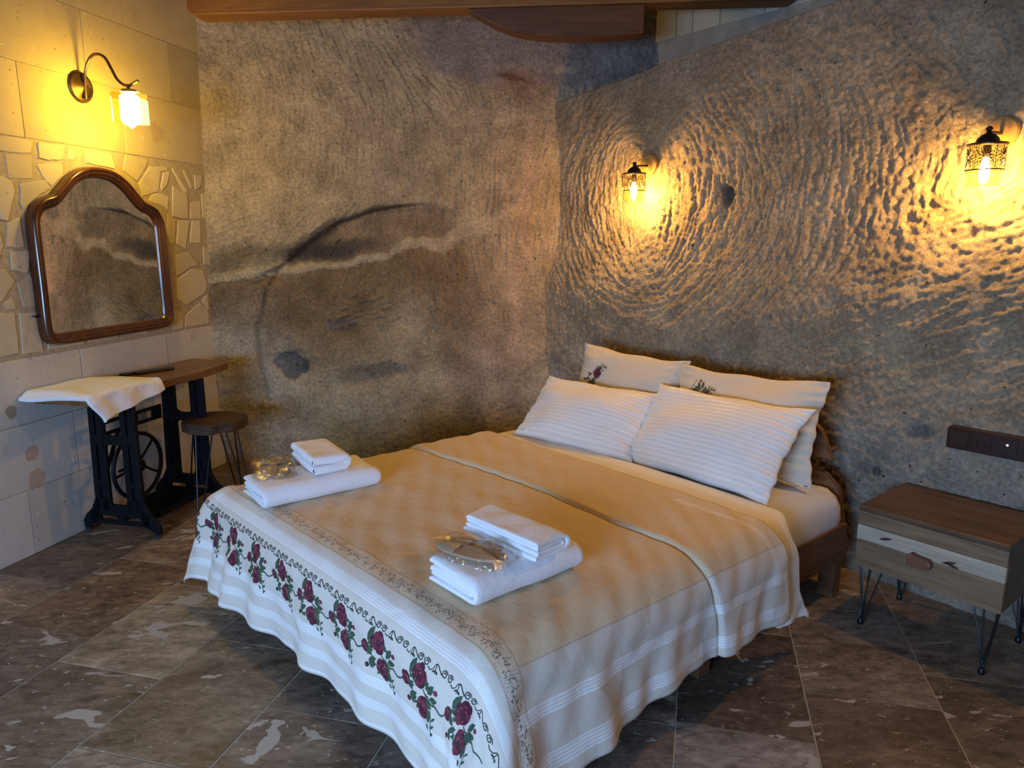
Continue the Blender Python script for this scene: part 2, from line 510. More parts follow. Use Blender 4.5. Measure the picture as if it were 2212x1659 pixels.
M = {}
M['rock'] = m_rock()
M['block'] = m_stone('cut_stone', (0.37, 0.32, 0.215), (0.47, 0.41, 0.29), 0.4)
M['rubble'] = m_stone('rubble_stone', (0.46, 0.40, 0.28), (0.60, 0.53, 0.39), 0.8)
M['lower_block'] = m_stone('limewashed_stone', (0.48, 0.47, 0.43), (0.60, 0.58, 0.52), 0.4, True, ((-2.402, 3.454, 0.51, 0.042, (0.40, 0.28, 0.21)), (-2.40, 3.462, 0.375, 0.050, (0.42, 0.30, 0.22)), (-2.421, 3.378, 0.742, 0.03, (0.25, 0.21, 0.12))))
M['dull_stone'] = m_stone('dull_stone', (0.27, 0.23, 0.155), (0.34, 0.29, 0.20), 1.0)
M['mortar'] = m_plain('mortar', (0.38, 0.32, 0.23), 0.95, noise=0.2, bump=0.6, nscale=30)
M['plaster'] = m_plain('grey_plaster', (0.33, 0.29, 0.235), 0.9, noise=0.2, bump=0.5, nscale=9)
M['tile'] = m_tile()
M['grout'] = m_plain('grout', (0.50, 0.43, 0.33), 0.9, noise=0.1, nscale=20)
M['beam'] = m_wood('varnished_pine_beam', (0.14, 0.056, 0.009), (0.26, 0.115, 0.02), 0.8, 0, 0.45)
M['dark_beam'] = m_wood('dark_corbel_wood', (0.075, 0.028, 0.008), (0.16, 0.062, 0.018), 0.8, 0, 0.5)
M['table_top'] = m_wood('walnut_slab', (0.11, 0.05, 0.016), (0.27, 0.14, 0.048), 0.7, 0, 0.35)
M['stool_wood'] = m_wood('stool_seat_wood', (0.032, 0.017, 0.009), (0.10, 0.052, 0.026), 1.4, 0, 0.6)
M['bed_wood'] = m_wood('bed_wood', (0.13, 0.062, 0.030), (0.24, 0.12, 0.058), 1.0, 1, 0.45)
M['bed_wood_x'] = m_wood('bed_rail_wood', (0.13, 0.062, 0.030), (0.24, 0.12, 0.058), 1.0, 0, 0.45)
M['ns_top'] = m_wood('walnut_cabinet', (0.07, 0.040, 0.022), (0.145, 0.085, 0.048), 0.9, 1, 0.4)
M['ns_front'] = m_wood('oak_drawer_plank', (0.17, 0.105, 0.055), (0.29, 0.185, 0.10), 0.9, 1, 0.5)
M['ns_pale'] = m_wood('pale_sapwood', (0.42, 0.355, 0.25), (0.54, 0.46, 0.33), 0.9, 1, 0.5)
M['ns_knob'] = m_wood('knob_wood', (0.14, 0.06, 0.03), (0.24, 0.11, 0.06), 2.0, 1, 0.4)
M['knot'] = m_plain('wood_knot', (0.05, 0.02, 0.012), 0.6)
M['mirror_frame'] = m_wood('mirror_mahogany', (0.045, 0.014, 0.006), (0.095, 0.030, 0.011), 1.2, 2, 0.25, coat=0.5)
M['mirror'] = m_plain('mirror_glass', (0.86, 0.84, 0.74), 0.02, 1.0)
M['iron'] = m_plain('black_cast_iron', (0.006, 0.0065, 0.008), 0.55, 0.0, 0.14, bump=0.2, nscale=60)
M['black_rod'] = m_plain('black_steel_rod', (0.012, 0.012, 0.014), 0.35, 0.3)
M['caster'] = m_plain('caster_wheel', (0.03, 0.03, 0.035), 0.3)
M['steel'] = m_plain('bright_steel', (0.6, 0.6, 0.62), 0.25, 1.0)
M['bronze'] = m_plain('antique_bronze', (0.13, 0.085, 0.05), 0.35, 0.85, noise=0.2)
M['lamp_metal'] = m_plain('dark_lamp_metal', (0.025, 0.014, 0.010), 0.4, 0.5)
M['mount_wood'] = m_wood('lamp_mount_wood', (0.30, 0.16, 0.05), (0.42, 0.25, 0.09), 2.5, 2, 0.4)
M['linen'] = m_striped('striped_pillow_linen', 1, 0.0215, (0.79, 0.76, 0.71), (0.86, 0.84, 0.80))
M['linen_uv'] = m_striped('striped_duvet_linen', 0, 0.0215, (0.79, 0.76, 0.71), (0.86, 0.84, 0.80), uv=True)
M['linen_sheet'] = m_striped('striped_fitted_sheet', 0, 0.0215, (0.74, 0.72, 0.71), (0.82, 0.80, 0.80))
M['cream'] = m_plain('cream_cotton', (0.70, 0.60, 0.46), 0.85, bump=0.4, nscale=12, spec=0.2)
M['spread'] = m_spread()
M['terry'] = m_terry('white_terry', (0.86, 0.87, 0.90))
M['thread_green'] = m_plain('green_thread', (0.035, 0.085, 0.050), 0.8, noise=0.25, nscale=300)
M['thread_olive'] = m_plain('olive_thread', (0.085, 0.10, 0.035), 0.8)
M['thread_red'] = m_plain('maroon_thread', (0.19, 0.022, 0.045), 0.8, noise=0.3, nscale=300)
M['thread_dark'] = m_plain('dark_maroon_thread', (0.075, 0.010, 0.022), 0.8)
M['thread_pink'] = m_plain('pink_thread', (0.42, 0.13, 0.18), 0.8)
M['thread_line'] = m_plain('dark_green_thread', (0.028, 0.048, 0.036), 0.8)
M['rem_black'] = m_plain('black_plastic', (0.012, 0.012, 0.014), 0.35)
M['rem_grey'] = m_plain('grey_buttons', (0.22, 0.22, 0.23), 0.5)
M['socket_frame'] = m_wood('socket_frame_wood', (0.018, 0.006, 0.004), (0.040, 0.012, 0.008), 2.0, 1, 0.35)
M['socket_brown'] = m_plain('brown_socket_plastic', (0.022, 0.009, 0.007), 0.3)
M['switch_light'] = m_emit('switch_indicator', (1.0, 0.92, 0.85), 0.6)
M['slipper'] = m_terry('beige_slipper_cloth', (0.62, 0.55, 0.42))
M['film'] = m_plastic_bag()
M['amber_glass'] = m_thin_glass('amber_glass', (0.98, 0.78, 0.22), 0.10)
M['clear_glass'] = m_thin_glass('warm_clear_glass', (1.0, 0.93, 0.70), 0.05)
M['window_glass'] = m_thin_glass('window_glass', (0.95, 0.97, 1.0), 0.04)
M['opal'] = m_emit('opal_glass_lit', (1.0, 0.73, 0.16), SCONCE_POWER)
M['bulb'] = m_emit('filament_bulb_lit', (1.0, 0.54, 0.12), LAMP_POWER)
M['frame_wood'] = m_wood('window_frame_wood', (0.20, 0.10, 0.04), (0.30, 0.16, 0.07), 1.0, 0, 0.5)
M['ceiling'] = m_wood('ceiling_boards', (0.22, 0.11, 0.04), (0.34, 0.18, 0.07), 0.7, 1, 0.55)

# ------------------------------------------------------------------ carved rock relief (numpy)
def band_noise(shape, sig, seed, sigx=None):
    rng = np.random.RandomState(seed)
    w = rng.randn(*shape)
    ky = np.fft.fftfreq(shape[0])[:, None]; kx = np.fft.fftfreq(shape[1])[None]
    sy = sig; sx = sigx or sig
    F = np.fft.fft2(w) * np.exp(-2 * PI ** 2 * ((ky * sy) ** 2 + (kx * sx) ** 2))
    r = np.real(np.fft.ifft2(F)); r -= r.mean()
    return r / (r.std() + 1e-9)

def lic(shape, ang, sig, L, seed):
    """line integral convolution of noise along a direction field: tool strokes"""
    n = band_noise(shape, sig, seed)
    ny, nx = shape
    acc = np.zeros(shape); ct = 0
    dx = np.cos(ang); dy = np.sin(ang)
    Y0, X0 = np.mgrid[0:ny, 0:nx].astype(float)
    for sgn in (1, -1):
        X = X0.copy(); Y = Y0.copy(); px = dx * sgn; py = dy * sgn
        for k in range(L):
            xi = np.clip(X.round().astype(int), 0, nx - 1); yi = np.clip(Y.round().astype(int), 0, ny - 1)
            acc += n[yi, xi]; ct += 1
            ex = dx[yi, xi]; ey = dy[yi, xi]
            s = np.sign(ex * px + ey * py); s[s == 0] = 1
            px = ex * s; py = ey * s
            X += px * 1.4; Y += py * 1.4
    acc -= acc.mean()
    return acc / (acc.std() + 1e-9)

def field(X, Z, pts, p=3.0):
    c = np.zeros_like(X); s = np.zeros_like(X)
    for x, z, a in pts:
        w = 1.0 / (((X - x) ** 2 + (Z - z) ** 2) + 0.012) ** (p / 2)
        c += w * math.cos(2 * math.radians(a)); s += w * math.sin(2 * math.radians(a))
    return 0.5 * np.arctan2(s, c)

def sstep(a, b, x):
    t = np.clip((x - a) / (b - a), 0, 1); return t * t * (3 - 2 * t)

def blob(X, Z, cx, cz, rx, rz, rot=0, soft=0.35):
    r = math.radians(rot); u = ((X - cx) * math.cos(r) + (Z - cz) * math.sin(r)) / rx
    v = (-(X - cx) * math.sin(r) + (Z - cz) * math.cos(r)) / rz
    d = np.sqrt(u * u + v * v)
    return 1 - sstep(1 - soft, 1 + soft, d)

def pdist(X, Z, pts):
    """unsigned distance to a polyline, and side (+ above)"""
    best = np.full(X.shape, 9.0)
    for (x0, z0), (x1, z1) in zip(pts[:-1], pts[1:]):
        dx, dz = x1 - x0, z1 - z0; L2 = dx * dx + dz * dz
        t = np.clip(((X - x0) * dx + (Z - z0) * dz) / L2, 0, 1)
        d = np.hypot(X - x0 - t * dx, Z - z0 - t * dz)
        best = np.minimum(best, d)
    return best

def lerpc(C, m, col):
    return C * (1 - m[..., None]) + np.array(col) * m[..., None]

HB = [(2.03, 2.19, 124), (2.13, 1.76, -90), (1.95, 1.44, -132), (1.68, 1.27, -157), (1.38, 1.24, 178), (1.83, 2.3, 149), (1.5, 2.26, -174), (1.41, 1.79, -93), (1.39, 1.5, -93), (1.66, 1.75, -93), (1.65, 1.45, -120), (1.16, 2.12, -129), (1.09, 1.85, -102), (1.04, 1.55, -72), (1.12, 1.35, -43), (0.93, 2.07, -117), (0.83, 2.28, -127), (0.55, 1.93, -100), (0.51, 1.49, -81), (0.65, 1.32, -51), (0.3, 1.7, -87), (0.18, 1.55, -86), (0.1, 1.79, -101), (0.02, 1.98, -120), (-0.06, 2.06, -137), (-0.1, 1.69, -98), (-0.23, 1.81, -94), (-0.29, 1.55, 163), (-0.39, 1.41, 157), (0.05, 1.29, 153), (0.37, 1.2, 144), (0.75, 1.13, 143), (1.04, 1.05, 147), (1.75, 0.98, 122), (1.95, 0.71, -92), (0.46, 0.8, 156), (-0.17, 1.01, 155), (0.15, 2.27, -133), (1.44, 2.42, -161), (0.71, 2.44, -161), (-0.8, 1.7, -80), (-0.9, 1.1, 150)]
BW = [(-1.86, 2.78, -82), (-1.51, 2.73, -78), (-1.21, 2.73, -75), (-0.91, 2.81, -69), (-0.74, 2.7, -54), (-0.56, 2.5, -44), (-1.38, 2.36, -105), (-1.07, 2.5, -64), (-1.11, 2.3, -110), (-0.78, 2.33, -98), (-0.63, 2.21, -91), (-1.06, 2.13, -87), (-0.88, 1.98, -69), (-0.51, 1.98, -108), (-1.71, 2.07, -88), (-1.89, 1.62, 21), (-1.26, 1.77, 33), (-1.45, 1.25, -93), (-0.65, 1.43, -86), (-1.75, 0.99, -94), (-0.34, 1.31, -74), (-0.14, 2.21, -84), (0.13, 2.07, -107), (0.14, 1.46, -95), (-0.98, 0.99, -163), (-0.67, 0.5, -91), (-0.02, 0.83, -90)]

def back_wall():
    x0, x1, z0, z1, h = -2.16, 0.96, -0.02, 3.06, 0.0056
    nx = int((x1 - x0) / h); ny = int((z1 - z0) / h)
    X, Z = np.meshgrid(np.linspace(x0, x1, nx), np.linspace(z0, z1, ny))
    shp = X.shape
    ang = field(X, Z, BW)
    st = lic(shp, ang, 1.05, 9, 11)
    st2 = lic(shp, ang + 0.15 * band_noise(shp, 25, 5), 0.75, 5, 12)
    iso = band_noise(shp, 1.6, 13)
    big = band_noise(shp, 45, 14); mid = band_noise(shp, 14, 15)
    jx = X + 0.016 * band_noise(shp, 14, 21) + 0.005 * band_noise(shp, 3, 22)
    jz = Z + 0.012 * band_noise(shp, 14, 23) + 0.005 * band_noise(shp, 3, 24)
    FISS = [(-1.736, 1.30), (-1.63, 1.355), (-1.53, 1.433), (-1.332, 1.602), (-1.203, 1.678), (-0.95, 1.763), (-0.763, 1.781), (-0.546, 1.793)]
    FISS2 = [(-1.624, 1.339), (-1.704, 1.182), (-1.749, 0.991), (-1.755, 0.666), (-1.736, 0.466)]
    CRACK = [(-2.15, 1.29), (-2.0, 1.315), (-1.852, 1.333), (-1.66, 1.361), (-1.279, 1.402), (-0.994, 1.439), (-0.836, 1.47), (-0.739, 1.55), (-0.614, 1.565), (-0.473, 1.525), (-0.331, 1.617), (-0.206, 1.672), (0.012, 1.724)]
    cz = np.interp(jx, [p[0] for p in CRACK], [p[1] for p in CRACK])
    sx = X + 0.006 * band_noise(shp, 12, 25); sz = Z + 0.006 * band_noise(shp, 12, 26)
    fz = np.interp(sx, [p[0] for p in FISS], [p[1] for p in FISS])
    # relief: positive = toward the room
    plast = 1 - sstep(2.50, 2.60, jz + 0.25 * sstep(-0.2, -0.9, jx) * -1.0 + 0.0)
    plast_m = 1 - plast                                        # smooth plaster high up on the right
    plast_m = plast_m * sstep(-0.75, -0.45, jx + 0.6 * (jz - 2.75) * 1.0)
    strip = 1 - sstep(0.020, 0.045, np.abs(jx - 0.055 + 0.05 * np.sin(jz * 2.2)))
    strip = strip * (1 - sstep(2.3, 2.45, jz)) * sstep(0.4, 0.9, jz)
    crk = 1 - sstep(0.020, 0.045, np.abs(jz - cz) / (1 + 0.9 * sstep(-0.9, -0.3, jx)))
    crk = crk * (1 - sstep(-0.02, 0.08, jx))
    amp = 0.0062 * (1 - 0.85 * plast_m) * (1 - 0.85 * strip) * (1 - 0.6 * crk)
    amp = amp * (0.55 + 0.45 * sstep(-1.9, -1.2, X)) * (0.45 + 0.55 * sstep(0.5, 1.3, Z))
    rel = amp * (np.tanh(st * 0.9) + 0.6 * np.tanh(st2)) + 0.0021 * iso
    rel += 0.010 * big + 0.0025 * mid
    # step: the face over the fissure stands proud of the hollow below it
    above = sstep(0.0, 0.05, sz - fz) * (1 - sstep(-0.6, -0.35, jx)) * sstep(-1.75, -1.5, jx)
    hollow = sstep(-0.02, 0.04, fz - sz) * sstep(-0.03, 0.05, jz - cz) * (1 - sstep(-0.75, -0.35, jx)) * sstep(-1.75, -1.5, jx)
    rel -= 0.055 * hollow * sstep(0.30, 0.0, fz - jz)
    fw = (0.014 + 0.024 * sstep(-0.9, -1.45, X)) * (1 + 0.3 * band_noise(shp, 10, 27)); fw = np.maximum(fw, 0.007); d1 = pdist(sx, sz, FISS) * 0.022 / fw; rel -= 0.035 * np.exp(-(d1 / 0.022) ** 2) * sstep(-0.52, -0.8, X)
    d2 = pdist(sx, sz, FISS2); rel -= 0.020 * np.exp(-(d2 / 0.018) ** 2)
    rel += 0.016 * crk
    below = sstep(0.0, 0.10, cz - jz) * (1 - sstep(-0.5, 0.0, jx))
    rel += 0.022 * below * (1 - sstep(0.2, 0.9, cz - jz))
    for cx, c_z, rx, rz, rot, d in ((-1.526, 0.698, 0.125, 0.085, -10, 0.028), (-1.189, 0.975, 0.12, 0.05, 12, 0.018), (-0.993, 0.64, 0.20, 0.07, 10, 0.02)):
        rel -= d * blob(jx, jz, cx, c_z, rx, rz, rot, 0.45)
    rel += 0.03 * blob(jx, jz, -0.93, 0.80, 0.30, 0.12, 8, 0.8)
    rel += 0.05 * blob(jx, jz, -0.35, 0.45, 0.45, 0.35, 0, 0.9)
    # broad shape: concave left half, base roll at the left corner, leaning back with height
    y = 4.93 + 0.05 * (Z / 2.8) + 0.13 * sstep(-1.75, -2.15, X) * -1.0 * 0.4
    y += 0.07 * np.cos((X + 0.95) / 1.2 * PI * 0.5) * np.cos((Z - 1.9) / 1.2 * PI * 0.5) * (np.abs(Z - 1.9) < 1.2) * (np.abs(X + 0.95) < 1.2)
    y -= 0.05 * sstep(0.9, 0.2, Z) * sstep(-1.9, -1.2, X)
    y -= rel
    # colour of the rock, with fissure and hump shade painted in
    C = np.zeros(shp + (3,)) + np.array((0.48, 0.405, 0.265))
    C = lerpc(C, 0.8 * sstep(0.6, -0.8, band_noise(shp, 30, 31)) * 0.35, (0.38, 0.33, 0.25))
    C = lerpc(C, 0.55 * blob(jx, jz, -1.15, 2.45, 0.7, 0.6, 0, 0.8), (0.43, 0.38, 0.31))
    brown = sstep(0.0, 0.05, cz - jz) * (1 - sstep(-0.45, -0.15, jx))
    brown = brown * (1 - 0.9 * blob(jx, jz, -0.68, 0.78, 0.33, 0.38, 10, 0.6)) * sstep(0.55, 0.95, jz + 0.25 * (jx + 1.2))
    C = lerpc(C, 0.9 * brown, (0.235, 0.165, 0.090))
    C = lerpc(C, 0.6 * blob(jx, jz, -0.35, 1.15, 0.22, 0.35, 0, 0.8), (0.28, 0.21, 0.14))
    up = sstep(0.0, 0.04, jz - cz) * sstep(0.02, -0.04, sz - fz) * sstep(-1.75, -1.6, jx) * (1 - sstep(-0.5, -0.25, jx))
    C = lerpc(C, 0.8 * up, (0.25, 0.19, 0.13))
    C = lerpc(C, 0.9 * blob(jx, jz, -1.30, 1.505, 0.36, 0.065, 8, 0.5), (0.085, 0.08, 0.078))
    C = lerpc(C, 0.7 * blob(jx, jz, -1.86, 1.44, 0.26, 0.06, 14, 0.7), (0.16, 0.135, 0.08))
    C = lerpc(C, 0.9 * np.exp(-(d1 / 0.022) ** 2) * sstep(-0.50, -0.80, X), (0.055, 0.045, 0.035))  # shade of the main fissure groove, painted into the colour
    C = lerpc(C, 0.65 * np.exp(-(d2 / 0.016) ** 2) * sstep(0.45, 0.9, Z), (0.10, 0.08, 0.05))  # same painted groove shade along the second fissure
    C = lerpc(C, 0.85 * np.maximum(crk, blob(jx, jz, -0.72, 1.545, 0.13, 0.045, 20, 0.5)) * (0.75 + 0.25 * np.tanh(band_noise(shp, 5, 28))), (0.50, 0.44, 0.32))
    C = lerpc(C, 0.95 * np.clip(blob(jx, jz, -1.55, 0.715, 0.105, 0.068, -8, 0.12) + blob(jx, jz, -1.53, 0.685, 0.08, 0.085, 20, 0.15) + blob(jx, jz, -1.45, 0.70, 0.05, 0.05, 0, 0.15), 0, 1), (0.10, 0.105, 0.11))
    C = lerpc(C, 0.85 * blob(jx, jz, -1.189, 0.975, 0.125, 0.045, 12, 0.3), (0.20, 0.165, 0.15))
    C = lerpc(C, 0.7 * blob(jx, jz, -0.993, 0.65, 0.21, 0.055, 10, 0.5), (0.22, 0.19, 0.15))  # shadow under the hump, painted as a dark blob
    C = lerpc(C, 0.35 * blob(jx, jz, -1.86, 0.66, 0.28, 0.4, 0, 0.8), (0.50, 0.50, 0.46))
    ol = sstep(0.48, 0.15, jz + 0.10 * np.sin(jx * 5)) * sstep(-1.45, -1.1, jx) * (1 - sstep(-0.25, 0.1, jx))
    C = lerpc(C, 0.85 * ol, (0.26, 0.185, 0.045))
    C = lerpc(C, 0.5 * blob(jx, jz, -0.12, 0.55, 0.3, 0.35, 0, 0.8), (0.31, 0.245, 0.21))
    C = lerpc(C, 0.55 * blob(jx, jz, 0.05, 1.6, 0.26, 1.1, 0, 0.7), (0.52, 0.40, 0.29))
    C = lerpc(C, 0.7 * strip, (0.56, 0.42, 0.31))
    C = lerpc(C, 0.85 * plast_m, (0.27, 0.245, 0.25))
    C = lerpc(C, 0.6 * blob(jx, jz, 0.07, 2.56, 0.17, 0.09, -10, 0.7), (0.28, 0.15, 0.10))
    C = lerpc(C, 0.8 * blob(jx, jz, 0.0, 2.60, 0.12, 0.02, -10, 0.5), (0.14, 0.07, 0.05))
    C *= (1 + 0.05 * band_noise(shp, 6, 41))[..., None]
    V = np.stack([X, y, Z], -1)
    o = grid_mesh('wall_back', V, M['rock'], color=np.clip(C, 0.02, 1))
    o['kind'] = 'structure'
    return o

def head_wall():
    b0, b1, z0, z1, h = -1.55, 2.42, -0.02, 2.46, 0.0056
    nx = int((b1 - b0) / h); ny = int((z1 - z0) / h)
    Bc, Z = np.meshgrid(np.linspace(b1, b0, nx), np.linspace(z0, z1, ny))
    shp = Bc.shape
    # the direction angles were measured with b increasing; the grid's x runs the other way
    ang = PI - field(Bc, Z, HB)
    st = lic(shp, ang, 1.0, 8, 51)
    st2 = lic(shp, ang + 0.25 * band_noise(shp, 20, 52), 0.85, 5, 53)
    iso = band_noise(shp, 1.5, 54); big = band_noise(shp, 45, 55); mid = band_noise(shp, 14, 56)
    jx = Bc + 0.015 * band_noise(shp, 8, 57); jz = Z + 0.015 * band_noise(shp, 8, 58)
    amp = 0.0046 * sstep(0.6, 1.25, Z) * (1 - 0.55 * sstep(2.15, 2.40, Z))
    amp = amp * (0.55 + 0.45 * sstep(2.25, 2.0, Bc))
    chase = np.maximum(1 - sstep(0.014, 0.030, np.abs(jx - 1.44 - 0.03 * np.sin(jz * 3))), 1 - sstep(0.018, 0.036, np.abs(jx + 0.36 + 0.04 * np.sin(jz * 2.6)))) * (1 - sstep(1.80, 1.90, Z))
    amp = amp * (1 - 0.8 * chase)
    rgh = blob(jx, jz, -0.35, 1.55, 0.55, 0.22, 0, 0.6)
    rel = amp * (np.tanh(st * 1.1) * (1 - 0.3 * rgh) + 0.6 * np.tanh(st2)) + (0.0020 + 0.0020 * rgh) * iso
    rel += 0.009 * big + 0.0012 * mid
    rel += 0.035 * np.exp(-((jz - 1.12 - 0.12 * (0.8 - jx)) / 0.20) ** 2) * sstep(1.9, 0.9, jx)
    hole = blob(jx, jz, 0.912, 1.741, 0.034, 0.048, 0, 0.5)
    rel -= 0.05 * hole
    for cx, c_z, rx, rz in ((-0.176, 0.699, 0.045, 0.03), (-0.013, 0.536, 0.022, 0.016), (-0.069, 1.554, 0.02, 0.03), (-0.303, 1.508, 0.03, 0.02), (-0.12, 1.60, 0.05, 0.02), (0.90, 1.62, 0.02, 0.05)):
        rel -= 0.014 * blob(jx, jz, cx, c_z, rx, rz, 0, 0.5)
    zt = 2.445 + 0.125 * np.clip((2.25 - Bc) / 1.5, 0, 1.3)      # the top edge climbs toward the right
    Zs = Z / z1 * zt
    a = 0.265 + 0.02 * sstep(1.2, 2.4, Z) - rel
    a += 0.05 * sstep(1.3, 1.7, Bc) * sstep(1.2, 1.6, Z)
    C = np.zeros(shp + (3,)) + np.array((0.46, 0.372, 0.245))
    C = lerpc(C, 0.5 * sstep(-0.2, 1.0, band_noise(shp, 28, 61)) * 0.5, (0.37, 0.33, 0.27))
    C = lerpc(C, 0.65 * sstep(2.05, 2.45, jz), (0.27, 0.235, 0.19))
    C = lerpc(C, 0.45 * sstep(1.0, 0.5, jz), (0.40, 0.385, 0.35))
    C = lerpc(C, 0.5 * chase, (0.47, 0.39, 0.28))
    C = lerpc(C, 0.8 * hole, (0.08, 0.065, 0.05))
    C = lerpc(C, 0.8 * blob(jx, jz, -0.176, 0.699, 0.05, 0.03, 15, 0.3), (0.20, 0.19, 0.18))
    C = lerpc(C, 0.8 * blob(jx, jz, -0.013, 0.536, 0.022, 0.016, 0, 0.3), (0.13, 0.12, 0.115))
    C *= (1 + 0.05 * band_noise(shp, 6, 62))[..., None]
    V = np.stack([a, Bc, Zs], -1)
    # ledge: the rock turns back over its top edge
    K = 14
    top = []
    for k in range(1, K + 1):
        f = k / K; r = V[-1].copy()
        r[:, 0] = V[-1][:, 0] + 0.62 * f; r[:, 2] = V[-1][:, 2] + 0.012 * math.sin(min(1, f * 6) * PI / 2) + 0.004 * np.sin(r[:, 1] * 31 + k)
        top.append(r)
    V = np.concatenate([V, np.array(top)], 0); C = np.concatenate([C, np.repeat(C[-1:], K, 0)], 0)
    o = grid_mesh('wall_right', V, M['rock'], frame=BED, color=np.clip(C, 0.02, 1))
    o['kind'] = 'structure'
    return o

wall_back = back_wall()
wall_right = head_wall()

# ------------------------------------------------------------------ left masonry wall
lw = MB(); lw.box(-5.3, 2.05, 0.001, 0.20, -0.02, 3.10)
wall_left = lw.build('wall_left', M['mortar'], frame=WALL, smooth=False)
wall_left['kind'] = 'structure'
TO_WALL = Matrix(((1, 0, 0), (0, 0, -1), (0, 1, 0))).to_4x4()     # polygon (q, z) -> wall, depth goes into the room

def brick(parent, poly, depth, m, name='brick', ch=0.004, gap=0.0):
    mb = MB(); cx = sum(p[0] for p in poly) / len(poly); cz = sum(p[1] for p in poly) / len(poly)
    mb.prism([(x - cx, z - cz) for x, z in poly], -0.012, depth, TO_WALL, ch)
    me_o = mb.build(name, m, frame=WORLD, smooth=False)
    me_o.parent = parent; me_o.rotation_euler = (0, 0, 0)
    me_o.location = (cx, 0.0, cz)
    return me_o

rj = random.Random(3)
def course(z0, z1, joints, m, g=0.0014, jit=0.001):
    for a, b in zip(joints[:-1], joints[1:]):
        j = [rj.uniform(-jit, jit) for _ in range(8)]
        poly = [(a + g + j[0], z0 + g + j[1]), (b - g + j[2], z0 + g + j[3]), (b - g + j[4], z1 - g + j[5]), (a + g + j[6], z1 - g + j[7])]
        brick(wall_left, poly, rj.uniform(0.0022, 0.0042), m, ch=0.0015)
def js(first, step, lo=-5.2, hi=1.93):
    x = first
    while x > lo: x -= step
    out = [x]
    while out[-1] < hi: out.append(out[-1] + step)
    out[-1] = hi
    return out
course(2.740, 3.09, js(0.53, 0.655), M['block'])
course(2.392, 2.740, js(0.862, 0.652), M['block'])
course(2.042, 2.392, js(0.440, 0.655), M['block'])
course(0.665, 0.990, [-5.2, -4.5, -3.9, -3.2, -2.55, -1.9, -1.3, -0.65, -0.02, 0.612, 1.275, 1.90], M['lower_block'], 0.003)
course(0.335, 0.665, [-5.2, -4.6, -3.95, -3.3, -2.6, -2.0, -1.35, -0.7, -0.1, 0.52, 1.19, 1.88], M['lower_block'], 0.0015)
course(0.0, 0.335, [-5.2, -4.3, -3.7, -3.0, -2.3, -1.7, -1.0, -0.4, 0.20, 0.86, 1.40, 1.88], M['lower_block'], 0.0015)
